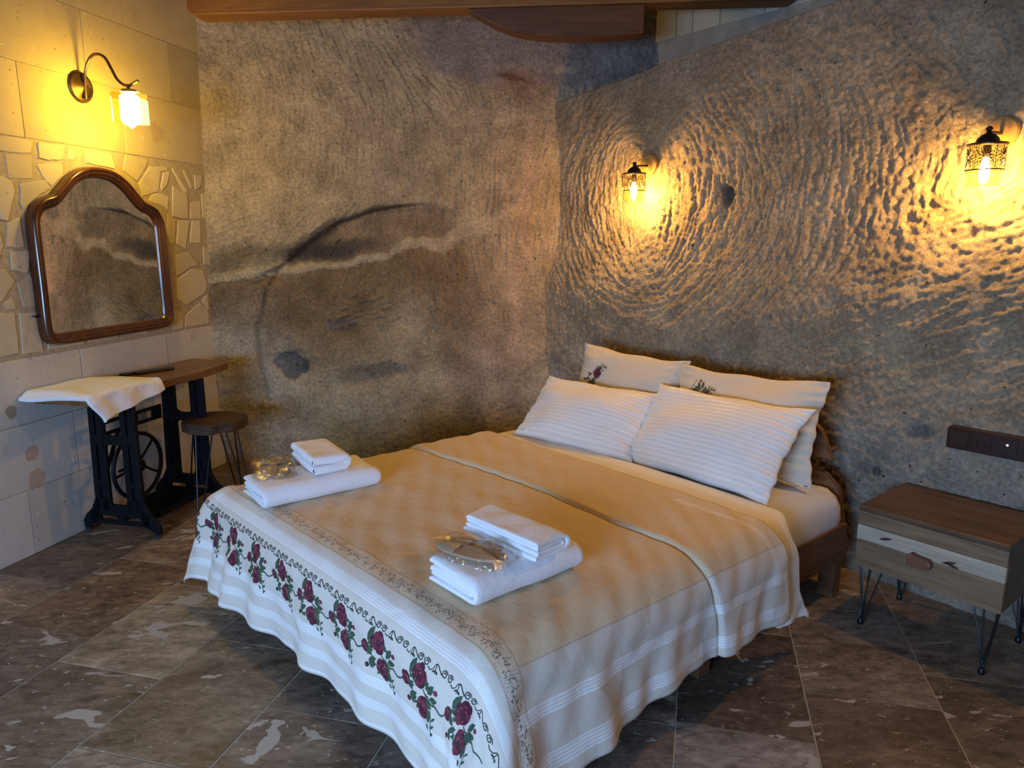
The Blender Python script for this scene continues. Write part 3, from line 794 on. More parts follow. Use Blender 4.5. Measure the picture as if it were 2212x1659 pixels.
STONES = [[(0.321, 1.954), (0.464, 1.96), (0.459, 1.853), (0.319, 1.844)], [(0.508, 2.03), (0.659, 2.033), (0.648, 1.964), (0.559, 1.948), (0.504, 1.958)], [(0.684, 2.011), (0.725, 2.018), (0.724, 1.967), (0.678, 1.965)], [(0.485, 1.92), (0.557, 1.938), (0.644, 1.94), (0.636, 1.882), (0.563, 1.824), (0.508, 1.871)], [(0.802, 2.034), (0.977, 2.029), (1.0, 1.944), (0.865, 1.957), (0.795, 1.96)], [(0.252, 1.861), (0.340, 1.831), (0.346, 1.787), (0.312, 1.696), (0.29, 1.646), (0.251, 1.654)], [(0.377, 1.82), (0.534, 1.855), (0.549, 1.809), (0.496, 1.787), (0.38, 1.698), (0.364, 1.734)], [(0.24, 2.036), (0.431, 2.036), (0.481, 2.033), (0.462, 1.972), (0.322, 1.965), (0.25, 1.975)], [(1.273, 1.991), (1.427, 2.0), (1.419, 1.976), (1.364, 1.971), (1.322, 1.844), (1.19, 1.814), (1.168, 1.883)], [(1.461, 2.0), (1.478, 1.999), (1.591, 1.867), (1.571, 1.854), (1.549, 1.864)], [(1.562, 1.998), (1.585, 1.997), (1.65, 1.905), (1.624, 1.885)], [(1.67, 1.975), (1.752, 1.976), (1.723, 1.9), (1.668, 1.883)], [(1.455, 1.893), (1.584, 1.850), (1.577, 1.692), (1.428, 1.702)], [(1.262, 1.824), (1.321, 1.838), (1.412, 1.821), (1.391, 1.738), (1.352, 1.76), (1.233, 1.788)], [(1.609, 1.796), (1.711, 1.814), (1.706, 1.696), (1.597, 1.693)], [(1.481, 1.680), (1.588, 1.680), (1.524, 1.504), (1.447, 1.534)], [(1.608, 1.684), (1.695, 1.686), (1.681, 1.54), (1.576, 1.54)], [(1.085, 2.036), (1.256, 2.029), (1.245, 1.989), (1.155, 1.894), (1.057, 1.944)], [(1.386, 1.962), (1.436, 1.972), (1.413, 1.902), (1.356, 1.852), (1.348, 1.874)], [(1.39, 1.722), (1.455, 1.683), (1.428, 1.54), (1.381, 1.529), (1.375, 1.646)], [(0.28, 1.506), (0.392, 1.51), (0.361, 1.399), (0.272, 1.418)], [(0.206, 1.42), (0.248, 1.419), (0.284, 1.362), (0.203, 1.273), (0.170, 1.274)], [(0.296, 1.352), (0.374, 1.391), (0.387, 1.357), (0.377, 1.231), (0.313, 1.234)], [(0.205, 1.258), (0.257, 1.29), (0.275, 1.232), (0.22, 1.228)], [(0.12, 1.225), (0.260, 1.213), (0.255, 1.021), (0.12, 1.010)], [(0.283, 1.210), (0.379, 1.207), (0.39, 1.009), (0.275, 1.012)], [(1.42, 1.313), (1.568, 1.375), (1.672, 1.369), (1.713, 1.267), (1.678, 1.21), (1.486, 1.145), (1.413, 1.191)], [(1.469, 1.083), (1.623, 1.151), (1.701, 1.092), (1.701, 1.006), (1.458, 1.006)], [(1.429, 1.470), (1.551, 1.484), (1.643, 1.394), (1.559, 1.39), (1.422, 1.335)], [(1.367, 1.135), (1.45, 1.091), (1.438, 1.008), (1.346, 1.004)], [(1.640, 1.167), (1.698, 1.198), (1.714, 1.105), (1.690, 1.10)], [(1.725, 1.86), (1.80, 1.88), (1.80, 1.70), (1.72, 1.70)], [(1.70, 1.52), (1.80, 1.50), (1.80, 1.39), (1.69, 1.40)], [(0.285, 1.632), (0.355, 1.665), (0.36, 1.525), (0.262, 1.52)], [(0.14, 1.62), (0.235, 1.64), (0.25, 1.53), (0.20, 1.44), (0.13, 1.45)], [(0.12, 1.85), (0.235, 1.86), (0.235, 1.67), (0.12, 1.64)], [(0.10, 2.03), (0.22, 2.035), (0.225, 1.88), (0.10, 1.87)]]
rs = random.Random(9)
for P_ in STONES:
    mid = []
    for i in range(len(P_)):
        p, q = P_[i], P_[(i + 1) % len(P_)]
        mid.append((p[0] + rs.uniform(-0.002, 0.002), p[1] + rs.uniform(-0.002, 0.002)))
        L = math.hypot(q[0] - p[0], q[1] - p[1])
        if L > 0.05:
            for f in (0.35, 0.68):
                mid.append((p[0] + (q[0] - p[0]) * f + rs.uniform(-0.003, 0.003), p[1] + (q[1] - p[1]) * f + rs.uniform(-0.003, 0.003)))
    brick(wall_left, mid, rs.uniform(0.001, 0.0045), M['rubble'], 'stone', 0.003)
# rubble farther along the wall, behind the camera's left edge, and behind the mirror
x = -5.1
cellw = 0.24
while x < 1.25:
    z = 1.0
    while z < 2.0:
        hh = rs.uniform(0.13, 0.22)
        if z + hh > 1.97: hh = 2.035 - z
        if (x < -0.15) or (0.42 < x < 1.02 and z < 1.66):
            wv = cellw * rs.uniform(0.92, 0.99)
            poly = [(x + rs.uniform(0, .02), z + rs.uniform(0.004, .02)), (x + wv - rs.uniform(0, .02), z + rs.uniform(0.004, .02)), (x + wv - rs.uniform(0, .03), z + hh - rs.uniform(0.004, .02)), (x + rs.uniform(0, .03), z + hh - rs.uniform(0.004, .02))]
            brick(wall_left, poly, rs.uniform(0.001, 0.0045), M['rubble'], 'stone', 0.003)
        z += hh
    x += cellw

# ------------------------------------------------------------------ floor and its tiles
fl = MB(); fl.box(-2.2, 5.7, -4.4, 4.2, -0.10, -0.0025)
floor = fl.build('floor', M['grout'], frame=FLOOR, smooth=False)
floor['kind'] = 'structure'
rt = random.Random(21)
PCOL = [-4.12, -3.66, -3.20, -2.735, -2.275, -1.814, -1.353, -0.895, -0.45, -0.005, 0.427, 0.865, 1.305, 1.75, 2.19, 2.63, 3.07, 3.51, 3.95]
JQ = {-3.20: 2.46, -2.735: 2.105, -2.275: 1.942, -1.814: 1.578, -1.353: 1.896, -0.895: 1.70, -0.45: 1.50, -0.005: 2.17, 0.427: 2.451, 0.865: 2.02}
TINT = {(-1.814, 2): 0, (-0.005, 1): 0}
cols = [(0.225, 0.165, 0.118), (0.26, 0.195, 0.14), (0.19, 0.145, 0.108), (0.30, 0.24, 0.18), (0.215, 0.17, 0.135)]
SPEC = {(-2.275, 1.942): (0.34, 0.275, 0.195), (-2.735, 2.105): (0.20, 0.14, 0.095), (-1.814, 1.578): (0.225, 0.175, 0.125),
        (-2.275, 1.297): (0.215, 0.165, 0.12), (-0.005, 1.525): (0.30, 0.265, 0.24), (-0.005, 2.17): (0.135, 0.10, 0.08),
        (0.427, 2.451): (0.26, 0.205, 0.17), (0.427, 1.806): (0.165, 0.115, 0.095), (-1.353, 1.251): (0.20, 0.15, 0.115),
        (-1.353, 1.896): (0.20, 0.16, 0.13), (-2.735, 1.46): (0.19, 0.145, 0.11), (-3.20, 2.46): (0.20, 0.15, 0.10)}
for p0, p1 in zip(PCOL[:-1], PCOL[1:]):
    q0 = JQ.get(p0, rt.uniform(0.2, 0.8))
    while q0 > -1.9: q0 -= 0.645
    while q0 < 5.3:
        q1 = q0 + 0.645
        g = 0.0026
        mb = MB(); cx = (q0 + q1) / 2; cy = -(p0 + p1) / 2
        hx = 0.3225 - g; hy = (p1 - p0) / 2 - g
        mb.prism([(-hx, -hy), (hx, -hy), (hx, hy), (-hx, hy)], -0.02, 0.0, None, 0.0012)
        o = mb.build('tile', M['tile'], frame=WORLD, smooth=False)
        o.parent = floor; o.rotation_euler = (0, 0, 0); o.location = (cx, cy, rt.uniform(-0.0006, 0.0))
        c = rt.choice(cols)
        for (sp, sq), v in SPEC.items():
            if abs(sp - p0) < 0.01 and abs(sq - q0) < 0.02: c = v
        o.color = (*c, 1)
        q0 = q1

# ------------------------------------------------------------------ upper masonry above the rock, ceiling, rear of the room
ub = MB(); ub.box(0.86, 1.05, -1.75, 2.75, 2.30, 3.10)
trim_1 = ub.build('trim_1', M['plaster'], frame=BED, smooth=False); trim_1['kind'] = 'structure'
TO_BED = Matrix(((0, 0, -1), (-1, 0, 0), (0, 1, 0))).to_4x4()
def brick2(y0, y1, z0, z1, d=0.010):
    mb = MB(); cy = (y0 + y1) / 2; cz = (z0 + z1) / 2
    hx = abs(y1 - y0) / 2 - 0.003; hz = (z1 - z0) / 2 - 0.003
    mb.prism([(-hx, -hz), (hx, -hz), (hx, hz), (-hx, hz)], -0.01, d, TO_BED, 0.003)
    o = mb.build('brick', M['rubble'], frame=WORLD, smooth=False)
    o.parent = trim_1; o.rotation_euler = (0, 0, 0); o.location = (0.86, cy, cz)
YB = [1.995, 1.725, 1.60, 1.40, 1.10, 0.80, 0.48, 0.15, -0.2, -0.55, -0.9, -1.3, -1.72]
for a, b in zip(YB[:-1], YB[1:]): brick2(b, a, 2.815, 3.09)
stone_up = MB()
sp2 = [(-0.10, 0.0), (-0.085, 0.035), (-0.03, 0.052), (0.045, 0.045), (0.085, 0.012), (0.06, -0.02), (0.03, -0.045), (-0.02, -0.055), (-0.06, -0.03)]
stone_up.prism([(x + 0.355, z + 2.63) for x, z in sp2], -0.02, 0.012, Matrix(((1, 0, 0), (0, 0, -1), (0, 1, 0))).to_4x4(), 0.012)
stone_up.v = [(x, y + 4.985, z) for x, y, z in stone_up.v]
so = stone_up.build('stone', M['dull_stone'], smooth=False); so.parent = wall_back

ce = MB(); ce.box(-4.2, 3.6, -1.7, 5.3, 3.08, 3.16)
ceiling = ce.build('ceiling', M['ceiling'], smooth=False); ceiling['kind'] = 'structure'
# rear wall with its window
rw = MB()
rw.box(-4.2, -2.8, -1.66, -1.5, 0, 3.08); rw.box(-0.5, 3.6, -1.66, -1.5, 0, 3.08)
rw.box(-2.8, -0.5, -1.66, -1.5, 0, 0.75); rw.box(-2.8, -0.5, -1.66, -1.5, 1.95, 3.08)
wr = rw.build('wall_rear', M['block'], smooth=False); wr['kind'] = 'structure'
rr = MB(); rr.box(3.3, 3.45, -1.5, 2.2, 0, 3.08)
o = rr.build('wall_side', M['block'], smooth=False); o['kind'] = 'structure'
wf = MB()
for bx in ((-2.8, -2.72), (-1.69, -1.61), (-0.58, -0.5)): wf.box(bx[0], bx[1], -1.62, -1.55, 0.75, 1.95)
wf.box(-2.8, -0.5, -1.62, -1.55, 0.75, 0.83); wf.box(-2.8, -0.5, -1.62, -1.55, 1.87, 1.95)
win = wf.build('window_1', M['frame_wood'], smooth=False); win['kind'] = 'structure'
wp = MB(); wp.box(-2.72, -0.58, -1.59, -1.584, 0.83, 1.87); wp.build('pane', M['window_glass'], win, smooth=False)

# ------------------------------------------------------------------ ceiling beam and corbel
bf = Frame(-1.835, 4.47, math.degrees(math.atan2(-0.252, 3.0)))
bm = MB()
prof = [(0.0, 2.845), (0.012, 2.822), (0.04, 2.81), (3.35, 2.81), (3.35, 3.075), (0.0, 3.075)]
bm.prism([(x, z) for x, z in prof], -0.075, 0.075, Matrix(((1, 0, 0), (0, 0, -1), (0, 1, 0))).to_4x4())
beam = bm.build('ceiling_beam', M['beam'], frame=bf, base=(0, 0, 0), smooth=False, bevel=0.008)
tag(beam, 'long brown wooden ceiling beam running across the top of the carved wall', 'beam')
cm = MB()
cp = [(1.60, 2.808), (1.66, 2.772), (1.75, 2.725), (1.86, 2.685), (1.98, 2.662), (2.2, 2.652), (2.42, 2.655), (2.565, 2.662), (2.565, 2.808)]
cm.prism(cp, -0.07, 0.06, Matrix(((1, 0, 0), (0, 0, -1), (0, 1, 0))).to_4x4())
corb = cm.build('corbel', M['dark_beam'], frame=bf, base=(0, 0, 0), smooth=False, bevel=0.004)
tag(corb, 'short dark wooden corbel block with a curved end under the ceiling beam', 'corbel')

# ------------------------------------------------------------------ bed
def bed_roll(e, r, slope):
    """arc length e past an edge -> (out, drop)"""
    q = r * PI / 2
    out = np.where(e < q, r * np.sin(np.clip(e, 0, q) / r), r + (e - q) * slope)
    drop = np.where(e < q, r * (1 - np.cos(np.clip(e, 0, q) / r)), r + (e - q) * math.sqrt(1 - slope * slope))
    return out, drop

bed = thing('double_bed', 'low brown wooden double bed with rounded headboard boards, standing against the carved wall', 'bed', BED, (-1.0, 0.8, 0))
# headboard: two arched boards on posts
hbm = MB()
TO_HB = Matrix(((0, 0, 1), (1, 0, 0), (0, 1, 0))).to_4x4()       # (y, z) polygon, thickness along x
def arch(b0, b1, z_low, z_end, z_mid, r, n=26):
    top = []
    for k in range(n + 1):
        y = b0 + (b1 - b0) * k / n
        u = abs((y - (b0 + b1) / 2) / ((b1 - b0) / 2))
        e = min(y - b0, b1 - y)
        z = z_mid - (z_mid - z_end) * u ** 2.2
        if e < r: z = z_low + (z - z_low) * math.sqrt(max(0, 1 - (1 - e / r) ** 2))
        top.append((y, z))
    return top + [(b1, z_low), (b0, z_low)]
up_p = arch(0.075, 1.525, 0.598, 0.735, 0.84, 0.14)
hbm.prism(up_p, 0.005, 0.035, TO_HB)
hbm.build('headboard_board', M['bed_wood'], bed, smooth=False, bevel=0.006)
hbm = MB()
low_p = arch(-0.03, 1.63, 0.20, 0.50, 0.60, 0.12)
hbm.prism(low_p, 0.004, 0.036, TO_HB)
hbm.build('headboard_board', M['bed_wood'], bed, smooth=False, bevel=0.006)
for y in (0.32, 1.28):
    s_ = MB(); s_.box(0.036, 0.056, y - 0.04, y + 0.04, 0.21, 0.74); s_.build('headboard_post', M['bed_wood'], bed, smooth=False, bevel=0.003)
for y, nm in ((0.0, 'side_rail'), (1.6, 'side_rail')):
    s_ = MB(); s_.box(-2.02, 0.0, y - 0.028, y + 0.0, 0.165, 0.335) if y < 1 else s_.box(-2.02, 0.0, y, y + 0.028, 0.165, 0.335)
    s_.build(nm, M['bed_wood_x'], bed, smooth=False, bevel=0.004)
s_ = MB(); s_.box(-2.05, -2.02, -0.028, 1.628, 0.165, 0.335); s_.build('foot_rail', M['bed_wood'], bed, smooth=False, bevel=0.004)
for x in (-0.045, -1.0, -1.96):
    for y in (-0.024, 1.555):
        s_ = MB(); s_.box(x - 0.035, x + 0.035, y, y + 0.07, 0.0, 0.17 if x > -1.9 and x < -0.5 else 0.20)
        s_.build('leg', M['bed_wood'], bed, smooth=False, bevel=0.004)
for k in range(12):
    s_ = MB(); x = -1.9 + k * 0.165; s_.box(x, x + 0.07, 0.0, 1.6, 0.255, 0.272); s_.build('slat', M['bed_wood'], bed, smooth=False)

# mattress with a fitted sheet
mb = MB()
def mattress():
    nx, ny = 90, 80
    per = 96
    V = []
    rows = [(0.0, 0.285), (0.01, 0.275), (-0.012, 0.30), (-0.02, 0.36), (-0.014, 0.42), (0.0, 0.455), (0.03, 0.478), (0.075, 0.487)]
    rng = random.Random(5)
    def rect(ins, z, k):
        x0, x1, y0, y1 = -2.0 + ins, 0.0 - ins, 0.0 + ins, 1.6 - ins
        r = max(0.02, 0.09 - ins)
        out = []
        n = 12
        for cx, cy, a0 in ((x1 - r, y1 - r, 0), (x0 + r, y1 - r, 90), (x0 + r, y0 + r, 180), (x1 - r, y0 + r, 270)):
            for i in range(n):
                a = math.radians(a0 + 90 * i / (n - 1))
                out.append((cx + r * math.cos(a), cy + r * math.sin(a)))
        # densify the straight sides
        res = []
        for i, p in enumerate(out):
            q = out[(i + 1) % len(out)]
            res.append(p); L = math.hypot(q[0] - p[0], q[1] - p[1])
            if L > 0.2:
                m = 40
                for j in range(1, m): res.append((p[0] + (q[0] - p[0]) * j / m, p[1] + (q[1] - p[1]) * j / m))
        return [(x, y, z) for x, y in res]
    R = [rect(i, z, k) for k, (i, z) in enumerate(rows)]
    n = len(R[0]); vs = []
    for k, row in enumerate(R):
        for i, (x, y, z) in enumerate(row):
            w = 0.005 * math.sin(i * 0.55 + k) * (1 if 1 < k < 6 else 0.3) + 0.004 * math.sin(i * 1.7 + 2 * k)
            dx = x + 1.0; dy = y - 0.8; L = math.hypot(dx, dy)
            vs.append((x + dx / L * w, y + dy / L * w, z + 0.003 * math.sin(i * 0.4)))
    fs = []
    for k in range(len(R) - 1):
        for i in range(n): fs.append((k * n + i, k * n + (i + 1) % n, (k + 1) * n + (i + 1) % n, (k + 1) * n + i))
    fs.append(tuple((len(R) - 1) * n + i for i in range(n))); fs.append(tuple(reversed(range(n))))
    mb.add(vs, fs)
mattress()
mt = mb.build('mattress', M['linen_sheet'], frame=BED, base=(-1.0, 0.8, 0.28), angle=60)
tag(mt, 'white striped mattress showing at the head end beside the pillows', 'mattress')

ZTOP = 0.522
def flare(b): 
    return 0.02 + 0.42 * float(sstep(0.9, 1.75, np.array(b))) if np.isscalar(b) else 0.02 + 0.42 * sstep(0.9, 1.75, b)

_cr = band_noise((64, 64), 3, 77)
def lump(x, y):
    X = (x * 9) % 63; Y = (y * 9) % 63
    return _cr[X.astype(int) % 64, Y.astype(int) % 64]

def cloth(S, T, zt=ZTOP, b0=-0.015, b1=1.60, s1=1.985, r=0.13, waves=1.0, raise_=0.0):
    """bedding cloth: s along the bed from the headboard, t across; returns positions in the bed frame"""
    S = np.asarray(S, float); T = np.asarray(T, float)
    es = np.maximum(0, S - s1); er = np.maximum(0, b0 - T); el = np.maximum(0, T - b1)
    side = er + el
    d = np.hypot(es, side)
    d = np.maximum(d, 1e-9)
    fs = es / d; fr = side / d; sgn = np.where(er > 0, -1.0, 1.0)
    Sf = np.minimum(S, s1); Tf = np.clip(T, b0, b1)
    slope_s = 0.04 + 0.26 * sstep(0.9, 1.6, T) + 0.10 * sstep(0.1, -0.4, T)
    slope_r = 0.10 + 0.20 * sstep(1.3, 1.95, S)
    slope = slope_s * fs ** 2 + slope_r * fr ** 2 + np.where(T > 1, 0.0, 0.16) * 4 * (fs * fr) ** 2
    r = r + 0.10 * (2 * fs * fr) * (T > 1)
    q = r * PI / 2
    out = np.where(d < q, r * np.sin(np.clip(d, 0, q) / r), r + (d - q) * slope)
    drop = np.where(d < q, r * (1 - np.cos(np.clip(d, 0, q) / r)), r + (d - q) * np.sqrt(1 - slope ** 2))
    hang = sstep(0.10, 0.45, d)
    # folds in the hanging cloth
    wav = 0.013 * np.sin(T * 2 * PI / 0.36 + 0.9) + 0.006 * np.sin(T * 2 * PI / 0.19 + 2.0) + 0.022 * np.exp(-((T - 1.36) / 0.05) ** 2) - 0.03 * sstep(1.36, 1.46, T)
    ws = 0.012 * np.sin(S * 2 * PI / 0.33 + 0.5) + 0.006 * np.sin(S * 2 * PI / 0.15)
    theta = np.arctan2(side, es + 1e-9)
    corner = 0.055 * np.sin(theta * 6.0 + 0.4) * (2 * fs * fr) ** 1.2
    out = out + waves * hang * (wav * fs ** 2 + ws * fr ** 2 + corner * np.where(T > 1, 0.2, 1.0))
    zf = zt + 0.006 * np.sin(Sf * 3.1 + 0.7) * np.sin(Tf * 3.7) + 0.008 * np.sin(np.clip((Tf - b0) / (b1 - b0), 0, 1) * PI)
    floor_over = np.maximum(0, drop - (zt - 0.012))
    drop = np.minimum(drop, zt - 0.012)
    out = out + floor_over * 0.8
    skew = 0.060 * (Sf / 2.0) ** 2
    A = -Sf - skew * Tf - out * fs
    Bc = Tf + sgn * out * fr
    return A, Bc, zf - drop

def pleat_s(T):
    return 1.125 + 0.035 * sstep(0.1, -0.1, T) * sstep(-0.35, -0.1, T) + 0.05 * sstep(0.9, 1.6, T) + 0.008 * np.sin(T * 7)

def spread_pos(S, T, lift=0.0):
    S = np.asarray(S, float); T = np.asarray(T, float)
    A, Bc, Z = cloth(S, T)
    h = 1e-3
    A1, B1, Z1 = cloth(S + h, T); A2, B2, Z2 = cloth(S, T + h)
    u = np.stack([A1 - A, B1 - Bc, Z1 - Z], -1); v = np.stack([A2 - A, B2 - Bc, Z2 - Z], -1)
    n = np.cross(v, u); n /= (np.linalg.norm(n, axis=-1, keepdims=True) + 1e-12)
    p = pleat_s(T)
    roll = 0.012 * np.sqrt(np.clip(1 - np.clip((S - (p - 0.018)) / 0.018, 0, 1) ** 2, 0, 1)) * (S < p)
    roll = roll - 0.007 * np.exp(-((S - p - 0.003) / 0.007) ** 2)
    rip = 0.0022 * np.sin(S * 31 + 2 * np.sin(T * 4)) * np.sin(T * 9 + S * 3) + 0.0016 * np.sin((S + T * 0.6) * 55 + 1.5 * np.sin(T * 6))
    off = roll + rip + lift
    return np.stack([A, Bc, Z], -1) + n * off[..., None]

ss = np.concatenate([np.arange(0.715, 1.05, 0.011), np.arange(1.05, 1.20, 0.0035), np.arange(1.20, 1.95, 0.012), np.arange(1.95, 2.462, 0.008)])
tt = np.concatenate([np.arange(-0.415, 0.15, 0.008), np.arange(0.15, 1.5, 0.013), np.arange(1.5, 1.92, 0.009)])
T_, S_ = np.meshgrid(tt, ss)
# the hem is not a perfect rectangle
Tw = T_ + np.where(T_ < -0.15, (T_ + 0.15) * 0.22 * sstep(1.2, 1.95, S_), 0)
V = spread_pos(S_, Tw)
spread = grid_mesh('bedspread', V, M['spread'], frame=BED, base=(-1.3, 0.8, 0.3), uv=np.stack([S_, T_], -1), flip=False)
sol = spread.modifiers.new('thickness', 'SOLIDIFY'); sol.thickness = 0.004; sol.offset = 0
tag(spread, 'beige quilted bedspread with a rose-embroidered foot border draped over the bed', 'bedspread')

# embroidery: flat stitched shapes laid on the cloth
def ell(cx, cy, rx, ry, rot=0, n=9, pinch=0.0):
    o = []
    for k in range(n):
        a = 2 * PI * k / n; x = rx * math.cos(a); y = ry * math.sin(a)
        y *= 1 - pinch * abs(x / rx) ** 1.5
        c, s = math.cos(rot), math.sin(rot)
        o.append((cx + x * c - y * s, cy + x * s + y * c))
    return o
def ribbon(pts, w):
    P = [Vector(p) for p in pts]; out = []
    for i in range(len(P) - 1):
        d = P[i + 1] - P[i]
        if d.length < 1e-9: continue
        n = Vector((-d.y, d.x)).normalized() * w / 2; e = d.normalized() * w * 0.3
        out.append([tuple(P[i] - n - e), tuple(P[i + 1] - n + e), tuple(P[i + 1] + n + e), tuple(P[i] + n - e)])
    return out
def leaf(cx, cy, L, w, rot):
    return ell(cx, cy, L / 2, w / 2, rot, 10, 0.75)

def rose(cx, cy, r, rng, squash=1.0):
    """list of (material index, polygon, lift)"""
    o = []
    for k in range(9):
        a = 2 * PI * k / 9 + rng.uniform(-.3, .3); rr = r * rng.uniform(0.50, 0.72)
        o.append((3 if k % 3 else 2, ell(cx + rr * math.cos(a), cy + rr * squash * math.sin(a), r * rng.uniform(.34, .50), r * rng.uniform(.24, .36), a + 1.57 + rng.uniform(-.3, .3), 7), 0.0002 * (k % 3)))
    o.append((3, ell(cx, cy, r * 0.62, r * 0.60 * squash, 0, 9), 0.0008))
    for k in range(7):
        a = 2 * PI * k / 7 + rng.uniform(-.4, .4); rr = r * rng.uniform(0.30, 0.62)
        o.append((2, ell(cx + rr * math.cos(a), cy + rr * squash * math.sin(a), r * rng.uniform(.20, .34), r * rng.uniform(.10, .20), a + 1.57 + rng.uniform(-.4, .4), 7), 0.0012))
    for k in range(6):
        a = rng.uniform(0.3, 3.4); rr = r * rng.uniform(0.15, 0.78)
        o.append((4, ell(cx + rr * math.cos(a), cy + rr * squash * math.sin(a), r * rng.uniform(.10, .20), r * 0.055, a + 1.57, 5), 0.0016))
    o.append((3, ell(cx, cy, r * 0.20, r * 0.16, 0.4, 7), 0.0018))
    return o
def motif(seed, stem=True):
    """u grows to the viewer's right along the border, v grows upward; metres"""
    g = random.Random(seed); o = []
    if stem:
        pts = catmull([(0.020, -0.004, 0), (0.045, -0.016, 0), (0.062, -0.012, 0), (0.085, -0.020, 0), (0.108, -0.010, 0), (0.128, 0.002, 0), (0.142, 0.010, 0)], 4)
        for q in ribbon([(p.x, p.y) for p in pts], 0.0042): o.append((0, q, 0.0))
    # big leaf above left, dark leaves around
    for cx, cy, L, w, r in ((-0.040, 0.044, 0.050, 0.024, 1.15), (0.040, 0.018, 0.042, 0.020, 0.9), (0.052, -0.002, 0.036, 0.017, 0.25), (-0.046, -0.004, 0.038, 0.018, -0.6),
                            (-0.030, -0.024, 0.036, 0.017, 0.5), (0.030, -0.020, 0.038, 0.018, -0.35), (-0.060, 0.010, 0.030, 0.014, 0.2), (-0.036, -0.040, 0.026, 0.013, -0.9), (0.040, -0.042, 0.034, 0.014, -1.1)):
        o.append((0, leaf(cx, cy, L, w, r), 0.0))
        o.append((1, leaf(cx + 0.001, cy, L * 0.6, w * 0.3, r), 0.0006))
    # trailing spray
    for q in ribbon([(0.044, -0.030), (0.052, -0.050), (0.054, -0.072), (0.058, -0.088)], 0.0025): o.append((0, q, 0.0))
    for k in range(5):
        o.append((0, leaf(0.050 + 0.010 * (-1) ** k, -0.045 - 0.009 * k, 0.016, 0.007, 0.8 * (-1) ** k), 0.0003))
    for q in ribbon([(0.008, 0.004), (0.020, -0.006), (0.030, -0.004)], 0.003): o.append((1, q, 0.0004))
    for k in range(30):
        a = g.uniform(0, 2 * PI); rr = g.uniform(0.030, 0.050)
        o.append((g.choice((0, 0, 1)), leaf(rr * math.cos(a) * 1.05, 0.95 * rr * math.sin(a) - 0.004, g.uniform(.014, .024), g.uniform(.006, .010), a + g.uniform(-.7, .7)), 0.0002))
    o += rose(-0.008, 0.031, 0.032, g, 1.15)
    o += rose(0.014, -0.036, 0.029, g, 1.15)
    o += rose(-0.064, 0.002, 0.019, g)
    o += [(2, ell(0.062, 0.022, 0.009, 0.007, 0.3, 7), 0.0006), (4, ell(0.063, 0.024, 0.003, 0.002, 0, 5), 0.001)]
    o += [(3, ell(-0.050, -0.046, 0.008, 0.007, 0, 7), 0.0006), (2, ell(-0.050, -0.046, 0.005, 0.004, 0, 6), 0.001)]
    return o
THREADS = [M['thread_green'], M['thread_olive'], M['thread_red'], M['thread_dark'], M['thread_pink'], M['thread_line']]
def stitched(name, shapes, mapper, parent, mats=THREADS, lift=0.0042):
    """shapes -> thin polygons lifted off a surface by mapper(u, v, lift)"""
    pts = []; fs = []; mi = []
    for m, poly, l in shapes:
        b = len(pts)
        cx = sum(p[0] for p in poly) / len(poly); cy = sum(p[1] for p in poly) / len(poly)
        for p in poly: pts.append((p[0], p[1], lift + l - 0.001))
        if len(poly) > 4:
            pts.append((cx, cy, lift + l + 0.0006))
            for i in range(len(poly)): fs.append((b + i, b + (i + 1) % len(poly), b + len(poly))); mi.append(m)
        else:
            fs.append(tuple(b + i for i in range(len(poly)))); mi.append(m)
    a = np.array(pts); W = mapper(a[:, 0], a[:, 1], a[:, 2])
    mb = MB(); mb.v = [tuple(p) for p in W]; mb.f = fs; mb.m = mi
    return mb.build(name, mats, parent, smooth=True)
S_ROSE = 2.213
def spread_map(t0, s0=S_ROSE):
    # u to the viewer's right = t decreasing; v up = s decreasing
    return lambda u, v, l: spread_pos(s0 - v, t0 - u, l)
for k in range(-4, 9):
    t0 = 0.085 + 0.21 * k
    if t0 < -0.42 + 0.13 or t0 > 1.82: continue
    stitched('rose_embroidery', [(m_, [(x * 1.1, y * 1.12) for x, y in pl_], l_) for m_, pl_, l_ in motif(100 + k)], spread_map(t0), spread)
# scroll trim
sc_shapes = []
t = -0.40; per = 0.105
while t < 1.99:
    L = []
    for sgn, cx in ((1, 0.022), (-1, 0.050)):
        L = [(cx + (0.0035 + 0.0105 * a / 9.0) * math.cos(a) * -1, 0.002 + (0.0035 + 0.0075 * a / 9.0) * math.sin(a)) for a in [i * 0.75 for i in range(13)]]
        for q in ribbon(L, 0.0026): sc_shapes.append((5, [(q_[0] - 0 + -t, q_[1]) for q_ in q], 0.0))
    w_ = catmull([(0.060, -0.006, 0), (0.070, -0.010, 0), (0.080, -0.002, 0), (0.084, 0.009, 0), (0.092, 0.012, 0), (0.104, 0.004, 0), (0.116, -0.004, 0)], 3)
    for q in ribbon([(p.x, p.y) for p in w_], 0.0024): sc_shapes.append((5, [(q_[0] - t, q_[1]) for q_ in q], 0.0))
    for q in ribbon([(0.088, 0.010), (0.090, -0.012)], 0.0026): sc_shapes.append((5, [(q_[0] - t, q_[1]) for q_ in q], 0.0))
    sc_shapes.append((5, [(x - t, y) for x, y in leaf(0.084, -0.008, 0.012, 0.006, 0.6)], 0.0))
    sc_shapes.append((5, [(x - t, y) for x, y in leaf(0.096, -0.008, 0.012, 0.006, -0.6)], 0.0))
    t += per
# keep what lies on the cloth (u = -t)
sc_shapes = [s for s in sc_shapes if all(-0.40 < -p[0] < 1.90 for p in s[1])]
stitched('scroll_embroidery', sc_shapes, lambda u, v, l: spread_pos(2.132 - v, -u, l), spread, lift=0.0048)

